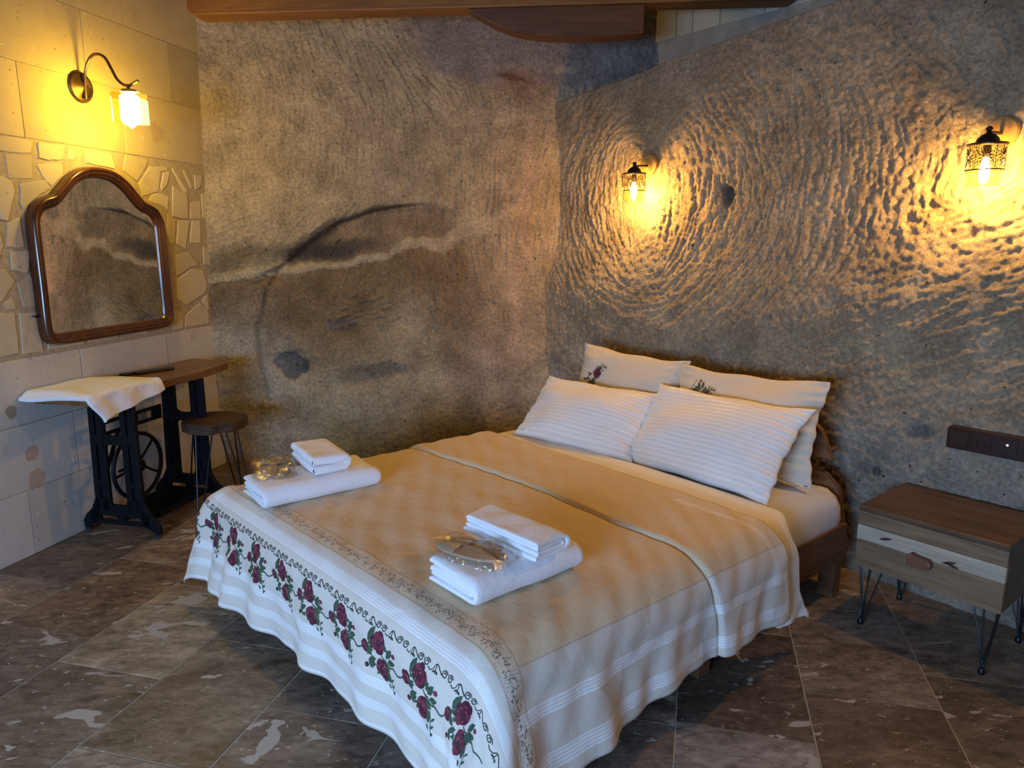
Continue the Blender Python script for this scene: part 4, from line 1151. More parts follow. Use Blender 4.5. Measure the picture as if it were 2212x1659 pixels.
# duvet in striped linen under the spread
ss2 = np.arange(0.50, 1.30, 0.0125); tt2 = np.concatenate([np.arange(-0.43, 0.1, 0.01), np.arange(0.1, 1.95, 0.02)])
T2, S2 = np.meshgrid(tt2, ss2)
def duvet_pos(S, T):
    sh = 0.065 * sstep(0.0, -0.43, T) * (1 - sstep(0.62, 0.9, S)) # the corner is pulled toward the head
    T = np.where(T < 0, T * (1 - 0.16 * sstep(0.70, 0.80, S)), T)
    A, Bc, Z = cloth(S, T, zt=0.505, b0=0.0, r=0.125, waves=0.4)
    A = A - 0.10 * sstep(0.02, -0.12, T) * (1 - sstep(-0.30, -0.43, T) * 0.5) * (1 - sstep(0.6, 0.9, S))
    Bc = Bc - 0.012 * sstep(0.0, -0.2, T) * (1 - sstep(0.55, 0.8, S))
    edge = np.minimum(1, (S - 0.50) / 0.03)
    puff = 0.018 * np.sqrt(np.clip(1 - (1 - edge) ** 2, 0, 1)) - 0.012
    fold = 0.008 * np.sin(T * 40 + S * 30) * sstep(-0.25, -0.43, T) * (1 - sstep(0.55, 0.75, S))
    return np.stack([A, Bc, Z + puff * (1 if True else 0)], -1) + np.stack([0 * fold, -np.abs(fold), 0 * fold], -1)
V2 = duvet_pos(S2, T2)
duvet = grid_mesh('duvet', V2, M['linen_uv'], frame=BED, base=(-0.9, 0.8, 0.4), uv=np.stack([S2, T2], -1))
sol = duvet.modifiers.new('thickness', 'SOLIDIFY'); sol.thickness = 0.022; sol.offset = -1
bv = duvet.modifiers.new('bevel', 'BEVEL'); bv.width = 0.009; bv.segments = 3; bv.limit_method = 'ANGLE'
tag(duvet, 'white striped duvet peeking out between the bedspread and the pillows', 'duvet')

# ------------------------------------------------------------------ pillows
def pillow(label, W_, H_, T_, center, ex, ey, mat, seed, hem=0.0, group='pillows on the bed'):
    ex = Vector(ex).normalized(); ey = Vector(ey); ey = (ey - ex * ey.dot(ex)).normalized(); ez = ex.cross(ey)
    base = center
    root = None
    n = 56
    us = np.linspace(-1, 1, n + 1); U, Vv = np.meshgrid(us, us)
    U = np.sign(U) * (1 - (1 - np.abs(U)) ** 1.35); Vv = np.sign(Vv) * (1 - (1 - np.abs(Vv)) ** 1.35)
    nz = band_noise(U.shape, 5.0, seed); nz2 = band_noise(U.shape, 2.2, seed + 1)
    def surf(U, Vv, side, noise=True):
        px = U * W_ / 2 * (1 - 0.075 * (1 - np.abs(Vv) ** 2.0)) 
        py = Vv * H_ / 2 * (1 - 0.085 * (1 - np.abs(U) ** 2.4))
        th = np.clip((1 - np.abs(U) ** 2.6), 0, 1) ** 0.62 * np.clip((1 - np.abs(Vv) ** 2.2), 0, 1) ** 0.62
        z = side * T_ / 2 * th * (1 + 0.06 * np.sin(U * 2.3 + seed) * np.cos(Vv * 2.1 + seed))
        return px, py, z
    P = []
    R3 = Matrix((ex, ey, ez)).transposed()
    verts = []; faces = []
    N = n + 1
    for side in (1, -1):
        px, py, z = surf(U, Vv, side)
        pucker = (np.abs(U) ** 6 + np.abs(Vv) ** 6)
        ang = np.arctan2(Vv, U)
        wv = 0.004 * np.sin(Vv * 9 + seed) * np.abs(U) ** 4 + 0.003 * np.sin(Vv * 21 + seed) * np.abs(U) ** 6; px = px + wv * np.sign(U)
        py = py + 0.004 * np.sin(U * 8 + seed) * np.abs(Vv) ** 4 * np.sign(Vv)
        z = z + side * 0.0065 * nz * (1 - np.maximum(np.abs(U), np.abs(Vv)) ** 8) + side * 0.0055 * np.sin(Vv * 34 + nz * 1.2) * np.abs(U) ** 4 * (1 - np.abs(U) ** 20) + side * 0.0035 * np.sin(U * 40 + nz) * np.abs(Vv) ** 5 * (1 - np.abs(Vv) ** 20)
        b = len(verts)
        verts += list(zip(px.ravel(), py.ravel(), z.ravel()))
        for i in range(n):
            for j in range(n):
                q = (b + i * N + j, b + i * N + j + 1, b + (i + 1) * N + j + 1, b + (i + 1) * N + j)
                faces.append(q if side > 0 else q[::-1])
    me = bpy.data.meshes.new('pillow'); me.from_pydata(verts, [], faces)
    bm_ = bmesh.new(); bm_.from_mesh(me); bmesh.ops.remove_doubles(bm_, verts=bm_.verts, dist=0.0012); bm_.to_mesh(me); bm_.free()
    me.materials.append(mat); me.polygons.foreach_set('use_smooth', [True] * len(me.polygons)); me.update()
    o = bpy.data.objects.new('pillow', me); COL.objects.link(o)
    Mf = Matrix.Translation(BED.w(*center)) @ Matrix.Rotation(BED.r, 4, 'Z') @ R3.to_4x4()
    o.matrix_world = Mf
    ORG[o.name] = (WORLD, (0, 0, 0))
    tag(o, label, 'pillow', None)
    if group: o['group'] = group
    o['_s'] = 0
    del o['_s']
    def on(u, v, l):
        Uu = u / (W_ / 2); Vq = v / (H_ / 2)
        px, py, z = surf(Uu, Vq, 1)
        return np.stack([px, py, z + l + 0.003], -1)
    return o, on
# ex runs to the viewer's right (toward -y of the bed frame), ey up along the pillow
p_bl, on_bl = pillow('cream pillow with a rose embroidery, back left, leaning on the headboard', 0.74, 0.47, 0.15, (-0.115, 1.20, 0.735), (0.02, -1, -0.03), (0.30, 0, 1), M['cream'], 201)
p_br, on_br = pillow('cream pillow with a rose embroidery, back right, partly hidden by a striped pillow', 0.80, 0.47, 0.16, (-0.125, 0.46, 0.722), (0.0, -1, 0.03), (0.28, 0, 1), M['cream'], 203)
p_fl, on_fl = pillow('white striped pillow, front left, leaning against the cream pillows', 0.77, 0.43, 0.20, (-0.405, 1.20, 0.650), (0.16, -1, 0.0), (0.78, 0.12, 0.72), M['linen'], 205)
p_fr, on_fr = pillow('white striped pillow, front right, the largest and nearest of the four', 0.84, 0.47, 0.21, (-0.330, 0.485, 0.672), (-0.03, -1, 0.02), (0.66, 0, 0.76), M['linen'], 207)
def pillow_motif(o, on, cx, cy, sc):
    sh = []
    for m, poly, l in motif(300, stem=False): sh.append((m, [(cx + (x * 0.2 - y) * sc * 0.8, cy + (x + y * 0.25) * sc) for x, y in poly], l))
    for q in ribbon([(cx - 0.03 * sc, cy + 0.07 * sc), (cx - 0.055 * sc, cy + 0.02 * sc), (cx - 0.05 * sc, cy - 0.05 * sc)], 0.003): sh.append((0, q, 0))
    stitched('rose_embroidery', sh, on, o, lift=0.002)
pillow_motif(p_bl, on_bl, -0.225, 0.070, 1.35)
pillow_motif(p_br, on_br, -0.225, 0.085, 1.2)

# ------------------------------------------------------------------ towels
def strip_towel(name, layers, length, width, height, mat, seed, mats=None):
    pass
def towel(label, cx, cy, cz, length, width, height, rot, seed, nest=2, group=None, sag=0.0, cat='towel'):
    """a folded towel: nested U-shaped layers seen at both ends, folded edge toward local -y"""
    g = random.Random(seed)
    mb = MB()
    th = height / (2 * nest) * 0.97
    nl = 26
    noise = band_noise((64, 96), 4, seed)
    for k in range(nest):
        zb = th * (k + 0.5); zt = height - th * (k + 0.5)
        r = (zt - zb) / 2; y0 = -width / 2 + r + th * 0.5 + k * th * 1.02; y1 = width / 2 - th * 0.5 - 0.006 * k
        path = []
        m = 12
        for i in range(m + 1): path.append((y1 + (y0 - y1) * i / m, zb))
        for i in range(1, 12): a = -PI / 2 - PI * i / 12; path.append((y0 + r * math.cos(a), zb + r + r * math.sin(a)))
        for i in range(m + 1): path.append((y0 + (y1 - y0) * i / m, zt))
        # closed section around the strip
        nrm = []
        for i in range(len(path)):
            p, q = path[max(0, i - 1)], path[min(len(path) - 1, i + 1)]
            d = Vector((q[0] - p[0], q[1] - p[1])).normalized(); nrm.append((-d.y, d.x))
        hh = th * 0.52
        outl = [(p[0] + n_[0] * hh, p[1] + n_[1] * hh) for p, n_ in zip(path, nrm)]
        inn = [(p[0] - n_[0] * hh, p[1] - n_[1] * hh) for p, n_ in zip(path, nrm)]
        sec = outl + [(path[-1][0] + 0.3 * hh, path[-1][1])] + inn[::-1] + [(path[0][0] + 0.3 * hh, path[0][1])]
        vs = []; fs = []
        n = len(sec)
        Lk = length * (1 - 0.012 * k) 
        for i in range(nl + 1):
            f = i / nl; x = -Lk / 2 + Lk * f
            e = min(f, 1 - f); sq = 1.0 - 0.10 * math.exp(-e / 0.02)
            for j, (y, z) in enumerate(sec):
                w = float(noise[(i * 2) % 64, (j + 7 * k) % 96]) * 0.0022
                lift = z / height
                zz = height / 2 + (z - height / 2) * sq - sag * lift * (4 * (f - 0.5) ** 2) + w * lift
                vs.append((x + w * 1.5 + 0.004 * k * (1 if f > .5 else -1) * 0, y + w * 0.8, max(0.0005, zz)))
        for i in range(nl):
            for j in range(n): fs.append((i * n + j, (i + 1) * n + j, (i + 1) * n + (j + 1) % n, i * n + (j + 1) % n))
        np_ = len(path)
        for side in (0, nl):
            for j in range(np_ - 1):
                a, b_, c, d = j, j + 1, n - 2 - (j + 1), n - 2 - j
                # outl j .. inner index: n-2-j maps to inn[j]
                q = (side * n + a, side * n + b_, side * n + c, side * n + d)
                fs.append(q if side == 0 else q[::-1])
        mb.add(vs, fs)
    c, s = math.cos(rot), math.sin(rot)
    mb.v = [(cx + x * c - y * s, cy + x * s + y * c, cz + z) for x, y, z in mb.v]
    o = mb.build('folded_towel', M['terry'], frame=BED, base=(cx, cy, cz), angle=50)
    tag(o, label, cat, group)
    sub = o.modifiers.new('soft', 'SUBSURF'); sub.levels = 1; sub.render_levels = 1
    return o
ZB = ZTOP + 0.009
towel('folded white bath towel, bottom of the left stack on the bed', -1.865, 1.335, ZB, 0.50, 0.26, 0.084, math.radians(-2), 401, 2, 'towels on the bed', 0.004)
towel('folded white bath towel, bottom of the right stack nearer the camera', -1.72, 0.215, ZB, 0.43, 0.25, 0.086, math.radians(1), 403, 2, 'towels on the bed', 0.004)
towel('rolled white hand towel on top of the left towel stack', -1.805, 1.395, ZB + 0.084, 0.29, 0.185, 0.074, math.radians(84), 405, 1, 'towels on the bed', 0.0)
towel('rolled white hand towel on top of the right towel stack', -1.665, 0.250, ZB + 0.086, 0.34, 0.15, 0.062, math.radians(94), 407, 2, 'towels on the bed', 0.0)

def slippers(cx, cy, cz, rot, label, seed):
    t = thing('slipper_pack', label, 'slippers', BED, (cx, cy, cz), 'packed slippers on the towels')
    fr = Matrix.Translation((cx, cy, cz)) @ Matrix.Rotation(rot, 4, 'Z')
    for k, dy in ((0, -0.022), (1, 0.026)):
        mb = MB(); prof = []
        for i in range(22):
            a = 2 * PI * i / 22; x = 0.115 * math.cos(a); y = 0.037 * math.sin(a) * (1 + 0.15 * math.cos(a))
            prof.append((x, y + dy))
        mb.prism(prof, 0.003 + 0.005 * k, 0.010 + 0.005 * k, fr, 0.002)
        # upper band
        n = 9
        vs = []
        for i in range(n + 1):
            for j in range(n + 1):
                x = 0.02 + 0.085 * i / n; v = -1 + 2 * j / n
                wd = 0.037 * math.sqrt(max(0.02, 1 - (x / 0.116) ** 2)) * 1.04
                vs.append((x, dy + v * wd, 0.009 + 0.005 * k + 0.009 * math.sqrt(max(0, 1 - v * v)) * (1 - 0.5 * (i / n) ** 2)))
        mb.add(vs, [(i * (n + 1) + j, (i + 1) * (n + 1) + j, (i + 1) * (n + 1) + j + 1, i * (n + 1) + j + 1) for i in range(n) for j in range(n)], fr)
        mb.build('slipper', M['slipper'], t)
    n = 34
    nz = band_noise((n + 1, n + 1), 2.0, seed) * 0.6 + band_noise((n + 1, n + 1), 4.0, seed + 5) * 0.6
    us = np.linspace(-1, 1, n + 1); U, Vv = np.meshgrid(us, us)
    prof = (1 - np.abs(U) ** 3.5) ** 0.5 * (1 - np.abs(Vv) ** 3.0) ** 0.5
    X = U * 0.150 * (1 - 0.1 * Vv ** 2); Y = Vv * 0.094 * (1 - 0.12 * U ** 4); 
    Zt = 0.002 + 0.019 * prof + 0.0065 * np.abs(nz) * (0.4 + prof)
    X = X + 0.005 * nz * (np.abs(U) > 0.8)
    vs = [fr @ Vector(p) for p in zip(X.ravel(), Y.ravel(), Zt.ravel())]
    V = np.array([tuple(v) for v in vs]).reshape(n + 1, n + 1, 3)
    grid_mesh('bag', V, M['film'], parent=t)
    return t
slippers(-1.985, 1.445, ZB + 0.084, math.radians(75), 'pair of slippers in clear plastic film on the left towel stack', 501)
slippers(-1.825, 0.265, ZB + 0.086, math.radians(105), 'pair of slippers in clear plastic film on the right towel stack', 503)

# ------------------------------------------------------------------ nightstand
ns = thing('nightstand', 'walnut nightstand with a pale stripe and black hairpin legs right of the bed', 'nightstand', BED, (0.02, -0.418, 0))
nb = MB(); nb.box(-0.168, 0.235, -0.682, -0.155, 0.242, 0.482); nb.build('body', M['ns_top'], ns, smooth=False, bevel=0.003)
nb = MB(); nb.box(-0.188, 0.235, -0.684, -0.153, 0.482, 0.504); nb.build('top', M['ns_top'], ns, smooth=False, bevel=0.004)
dr = MB(); dr.box(-0.186, -0.166, -0.682, -0.155, 0.423, 0.4815)
drw = dr.build('drawer', M['ns_front'], ns, smooth=False, bevel=0.0025)
dr = MB(); dr.box(-0.188, -0.166, -0.682, -0.155, 0.359, 0.422); dr.build('plank', M['ns_pale'], drw, smooth=False, bevel=0.0025)
dr = MB(); dr.box(-0.186, -0.166, -0.682, -0.155, 0.242, 0.358); dr.build('plank', M['ns_front'], drw, smooth=False, bevel=0.0025)
for cy_, cz_, a_ in ((-0.268, 0.392, -0.3), (-0.500, 0.375, -0.3), (-0.51, 0.368, 0.2)):
    kk = MB(); kk.prism([(cy_ + x, cz_ + z) for x, z in ell(0, 0, 0.026, 0.006, a_, 12, 0.5)], -0.001, 0.001, Matrix(((0, 0, 1), (1, 0, 0), (0, 1, 0))).to_4x4())
    kk.v = [(x - 0.1885, y, z) for x, y, z in kk.v]
    kk.build('knot', M['knot'], drw, smooth=False)
kn = MB(); kn.prism([(-0.445, 0.328), (-0.362, 0.325), (-0.360, 0.362), (-0.374, 0.378), (-0.395, 0.372), (-0.440, 0.368), (-0.449, 0.35)], -0.03, 0.0, Matrix(((0, 0, 1), (1, 0, 0), (0, 1, 0))).to_4x4(), 0)
kn.v = [(x - 0.188, y, z) for x, y, z in kn.v]
kn.build('knob', M['ns_knob'], drw, smooth=False, bevel=0.004)
for fx, fy, sx, sy in ((-0.19, -0.205, 1, -1), (-0.20, -0.652, 1, 1), (0.15, -0.215, -1, -1), (0.15, -0.665, -1, 1)):
    lg = MB()
    cx_, cy_ = (-0.16 if sx > 0 else 0.21), (-0.17 if sy < 0 else -0.668)
    tops = [(cx_, cy_), (cx_ + sx * 0.035, cy_), (cx_, cy_ + sy * 0.045), (cx_ + sx * 0.075, cy_ + sy * 0.01), (cx_ + sx * 0.01, cy_ + sy * 0.085)]
    for i, (tx, ty) in enumerate(tops):
        lg.tube([(tx, ty, 0.243), (fx + 0.006 * math.cos(i * 1.3), fy + 0.006 * math.sin(i * 1.3), 0.012)], 0.0034, 8)
    lg.lathe([(0.010, 0.0), (0.012, 0.003), (0.012, 0.012), (0.008, 0.022)], 14, Matrix.Translation((fx, fy, 0)))
    lg.build('leg', M['black_rod'], ns)

# socket plate
sp_ = thing('socket_panel', 'dark wooden socket and switch panel on the carved wall above the nightstand', 'socket', BED, (0.235, -0.5, 0.75))
pb = MB(); pb.box(0.205, 0.275, -0.690, -0.306, 0.708, 0.797); pb.build('frame', M['socket_frame'], sp_, smooth=False, bevel=0.004)
for cy_ in (-0.35, -0.435, -0.525, -0.61):
    q = MB(); q.box(0.2015, 0.206, cy_ - 0.035, cy_ + 0.035, 0.720, 0.786); insert = q.build('module', M['socket_brown'], sp_, smooth=False, bevel=0.0015)
    if cy_ == -0.435:
        q = MB(); q.lathe([(0.021, 0.0), (0.021, 0.003), (0.018, 0.003), (0.017, 0.001)], 24, Matrix.Translation((0.2015, cy_, 0.753)) @ Matrix.Rotation(-PI / 2, 4, 'Y')); q.build('socket_ring', M['socket_frame'], insert)
        for d in (-0.009, 0.009):
            q = MB(); q.lathe([(0.0028, 0), (0.0028, 0.004)], 8, Matrix.Translation((0.2, cy_ + d, 0.753)) @ Matrix.Rotation(-PI / 2, 4, 'Y')); q.build('socket_hole', M['iron'], insert)
    if cy_ == -0.525:
        q = MB(); q.lathe([(0.0045, 0), (0.0045, 0.003)], 10, Matrix.Translation((0.2015, cy_, 0.765)) @ Matrix.Rotation(-PI / 2, 4, 'Y')); q.build('indicator_light', M['switch_light'], insert)

# ------------------------------------------------------------------ wall lanterns over the bed
def lantern(a, b, wall_a, label, zc=1.955):
    t = thing('wall_lantern', label, 'lamp', BED, (a, b, zc), 'lanterns over the bed')
    X = lambda p: p
    # round wooden mount on the wall
    mb = MB(); mb.lathe([(0.052, 0), (0.060, 0.006), (0.060, 0.040), (0.052, 0.046)], 32, Matrix.Translation((wall_a + 0.02, b, zc + 0.018)) @ Matrix.Rotation(-PI / 2, 4, 'Y'))
    mb.build('mount', M['mount_wood'], t)
    mb = MB(); mb.tube([(wall_a - 0.02, b, zc + 0.012), (a + 0.03, b, zc + 0.006), (a, b, zc + 0.002)], 0.006, 10); mb.build('arm', M['lamp_metal'], t)
    T0 = Matrix.Translation((a, b, 0))
    mb = MB(); R = 0.0625
    mb.lathe([(R + 0.006, zc - 0.042), (R + 0.006, zc - 0.036), (0.040, zc - 0.030), (0.036, zc - 0.018), (0.022, zc - 0.004), (0.010, zc + 0.002), (0.008, zc + 0.010), (0.012, zc + 0.014), (0.012, zc + 0.020), (0.005, zc + 0.026)], 28, T0)
    mb.build('cap', M['lamp_metal'], t)
    # pierced metal band: petals around daisies, made of thin bars
    mb = MB(); zt = zc - 0.042; zb = zc - 0.132
    def cyl(th, z, rr=R): return (a + rr * math.cos(th), b + rr * math.sin(th), z)
    for zr in (zt, zb):
        mb.tube([cyl(2 * PI * k / 36, zr) for k in range(36)], 0.0026, 6, closed=True)
    nf = 6; w0 = 0.0013
    for f in range(nf):
        c0 = 2 * PI * f / nf + 0.3; zm = (zt + zb) / 2
        mb.tube([cyl(c0 + 0.006 / R * math.cos(k), zm + 0.006 * math.sin(k)) for k in [i * 2 * PI / 8 for i in range(8)]], w0, 4, closed=True)
        for k in range(12):
            an = 2 * PI * k / 12
            p = []
            for s_, off in ((0.007, 0.0), (0.016, 0.0030), (0.025, 0.0048), (0.034, 0.003), (0.040, 0.0), (0.034, -0.003), (0.025, -0.0048), (0.016, -0.003)):
                du = s_ * math.cos(an) - off * math.sin(an); dz = s_ * math.sin(an) + off * math.cos(an)
                p.append(cyl(c0 + du * 0.82 / R, zm + dz * 1.0))
            mb.tube(p, w0, 4, closed=True)
        for sg in (-1, 1):
            for m_ in range(3):
                cc = c0 + PI / nf; zz = zm + sg * (0.016 + 0.012 * m_)
                mb.tube([cyl(cc - 0.010 / R, zz), cyl(cc, zz + 0.008), cyl(cc + 0.010 / R, zz), cyl(cc, zz - 0.008)], w0, 4, closed=True)
        mb.tube([cyl(c0 + PI / nf, zt), cyl(c0 + PI / nf, zb)], w0, 4)
    mb.build('pierced_shade', M['lamp_metal'], t)
    mb = MB(); Rg = 0.052
    vs = []; fs = []; sg = 36; zs = [zc - 0.040, zc - 0.1, zc - 0.188]
    for z in zs:
        for k in range(sg): an = 2 * PI * k / sg; vs.append((a + Rg * math.cos(an), b + Rg * math.sin(an), z))
    for i in range(2):
        for k in range(sg): fs.append((i * sg + k, i * sg + (k + 1) % sg, (i + 1) * sg + (k + 1) % sg, (i + 1) * sg + k))
    mb.add(vs, fs); mb.tube([(a + Rg * math.cos(2 * PI * k / 36), b + Rg * math.sin(2 * PI * k / 36), zs[-1]) for k in range(36)], 0.0014, 6, closed=True)
    mb.build('glass_cylinder', M['clear_glass'], t)
    mb = MB(); mb.lathe([(0.004, zc - 0.178), (0.011, zc - 0.170), (0.0165, zc - 0.150), (0.0175, zc - 0.125), (0.012, zc - 0.098), (0.009, zc - 0.085)], 16, T0)
    mb.build('bulb', M['bulb'], t)
    mb = MB(); mb.lathe([(0.011, zc - 0.085), (0.013, zc - 0.080), (0.013, zc - 0.042)], 16, T0); mb.build('bulb_holder', M['lamp_metal'], t)
lantern(0.165, 1.425, 0.30, 'lit pierced-metal wall lantern above the left side of the bed, farther one', 1.965)
lantern(0.120, -0.353, 0.27, 'lit pierced-metal wall lantern above the nightstand, nearer one at right', 1.945)

# ------------------------------------------------------------------ left wall: mirror, sconce, treadle table, stool
def wq(q, off, z): return (q, -off, z)
mir = thing('wall_mirror', 'arched mirror in a dark brown carved wooden frame on the stone wall', 'mirror', WALL, (0.838, -0.03, 1.03))
half = [(0, 0.915), (0.10, 0.902), (0.19, 0.858), (0.262, 0.795), (0.312, 0.752), (0.362, 0.735), (0.412, 0.708), (0.448, 0.655), (0.460, 0.58), (0.462, 0.30), (0.463, 0.09), (0.442, 0.030), (0.385, 0.002), (0.2, 0.0)]
full = half + [(0, 0.0)] + [(-x, z) for x, z in half[::-1][:-1]]
out = [(p.x, p.y) for p in catmull([(x, z, 0) for x, z in full], 5, closed=True)]
def ring(d):
    return inset(list(reversed(out)), d)
prof = [(0.0, -0.028), (0.0, 0.012), (0.006, 0.024), (0.014, 0.029), (0.021, 0.026), (0.025, 0.019), (0.032, 0.021), (0.038, 0.018), (0.043, 0.010), (0.050, 0.010), (0.056, 0.004), (0.060, -0.004), (0.060, -0.012)]
mb = MB(); rings = [ring(d) for d, h in prof]; n = len(rings[0]); vs = []; fs = []
for (d, h), r_ in zip(prof, rings):
    for x, z in r_: vs.append((0.838 + x, -0.03 - h, 1.03 + z))
for i in range(len(prof) - 1):
    for k in range(n): fs.append((i * n + k, i * n + (k + 1) % n, (i + 1) * n + (k + 1) % n, (i + 1) * n + k))
mb.add(vs, fs); mb.build('frame', M['mirror_frame'], mir, angle=80)
g_ = inset(list(reversed(out)), 0.057)
mb = MB(); mb.prism([(0.838 + x, 1.03 + z) for x, z in g_], 0.018, 0.024, Matrix(((1, 0, 0), (0, 0, -1), (0, 1, 0))).to_4x4())
mb.build('mirror_glass', M['mirror'], mir, smooth=False)
nail = MB(); nail.tube([wq(0.352, 0.0, 1.187), wq(0.352, 0.03, 1.187)], 0.003, 8); nail.box(0.345, 0.36, -0.034, -0.028, 1.18, 1.194)
nail = nail.build('wall_hook', M['iron'], frame=WALL, base=(0.352, 0, 1.187)); tag(nail, 'tiny black hook in the wall left of the mirror frame', 'hook')

sco = thing('wall_sconce', 'lit bronze gooseneck wall sconce with a square amber glass above the mirror', 'lamp', WALL, (0.81, -0.02, 2.34))
mb = MB(); mb.lathe([(0.080, 0.0), (0.080, 0.008), (0.072, 0.018), (0.058, 0.022), (0.054, 0.016), (0.040, 0.020), (0.012, 0.034)], 36, Matrix.Translation((0.81, 0.0, 2.345)) @ Matrix.Rotation(PI / 2, 4, 'X'))
mb.build('wall_plate', M['bronze'], sco)
path = catmull([(0.032, 2.285, 0), (0.036, 2.36, 0), (0.050, 2.43, 0), (0.085, 2.485, 0), (0.130, 2.500, 0), (0.175, 2.48, 0), (0.205, 2.43, 0), (0.235, 2.375, 0), (0.270, 2.345, 0), (0.305, 2.338, 0), (0.345, 2.352, 0), (0.362, 2.358, 0)], 6)
mb = MB(); mb.tube([wq(0.81, p.x, p.y) for p in path], 0.0072, 10); mb.tube([wq(0.81, 0.0, 2.30), wq(0.81, 0.034, 2.30)], 0.009, 10); mb.build('arm', M['bronze'], sco)
mb = MB(); mb.lathe([(0.033, 2.300), (0.036, 2.303), (0.036, 2.318), (0.008, 2.322), (0.008, 2.345)], 24, Matrix.Translation((0.81, -0.30, 0))); mb.build('shade_holder', M['bronze'], sco)
mb = MB(); s2_ = 0.070
co, si = math.cos(0.35), math.sin(0.35)
sq = []
for sx, sy in ((-1, -1), (1, -1), (1, 1), (-1, 1)):
    for k in range(4):
        a = math.atan2(sy, sx) + (k - 1.5) * 0.35
        x = sx * (s2_ - 0.012) + 0.012 * math.cos(a); y = sy * (s2_ - 0.012) + 0.012 * math.sin(a)
        sq.append((0.81 + x * co - y * si, -0.30 + x * si + y * co))
vs = [(x, y, 2.155) for x, y in sq] + [(x, y, 2.298) for x, y in sq]; n = len(sq)
fs = [(i, (i + 1) % n, n + (i + 1) % n, n + i) for i in range(n)] + [tuple(range(n))[::-1], tuple(n + i for i in range(n))]
mb.add(vs, fs); mb.build('amber_shade', M['amber_glass'], sco, smooth=False)
mb = MB(); mb.lathe([(0.003, 2.128), (0.020, 2.142), (0.045, 2.160), (0.049, 2.175), (0.047, 2.285), (0.030, 2.295)], 28, Matrix.Translation((0.81, -0.30, 0))); mb.build('opal_diffuser', M['opal'], sco)

# treadle table
tab = thing('treadle_table', 'table with a live-edge wooden slab on a black cast-iron sewing machine base', 'table', WALL, (0.80, -0.20, 0))
mb = MB()
slab = [(0.285, 0.368), (0.33, 0.372), (0.45, 0.372), (0.60, 0.382), (0.75, 0.376), (0.95, 0.384), (1.08, 0.390), (1.17, 0.382), (1.25, 0.37), (1.385, 0.345), (1.44, 0.30), (1.46, 0.22), (1.46, 0.06), (1.44, 0.02), (0.285, 0.02)]
mb.prism([(q, z) for q, z in slab], 0.760, 0.802, Matrix(((1, 0, 0), (0, -1, 0), (0, 0, 1))).to_4x4())
mb.f = [tuple(reversed(f)) for f in mb.f]
mb.build('slab', M['table_top'], tab, smooth=False, bevel=0.006)
FRM = lambda q: Matrix(((0, 0, 1, q), (-1, 0, 0, 0), (0, 1, 0, 0), (0, 0, 0, 1)))     # (off, z) polygon in the plane q
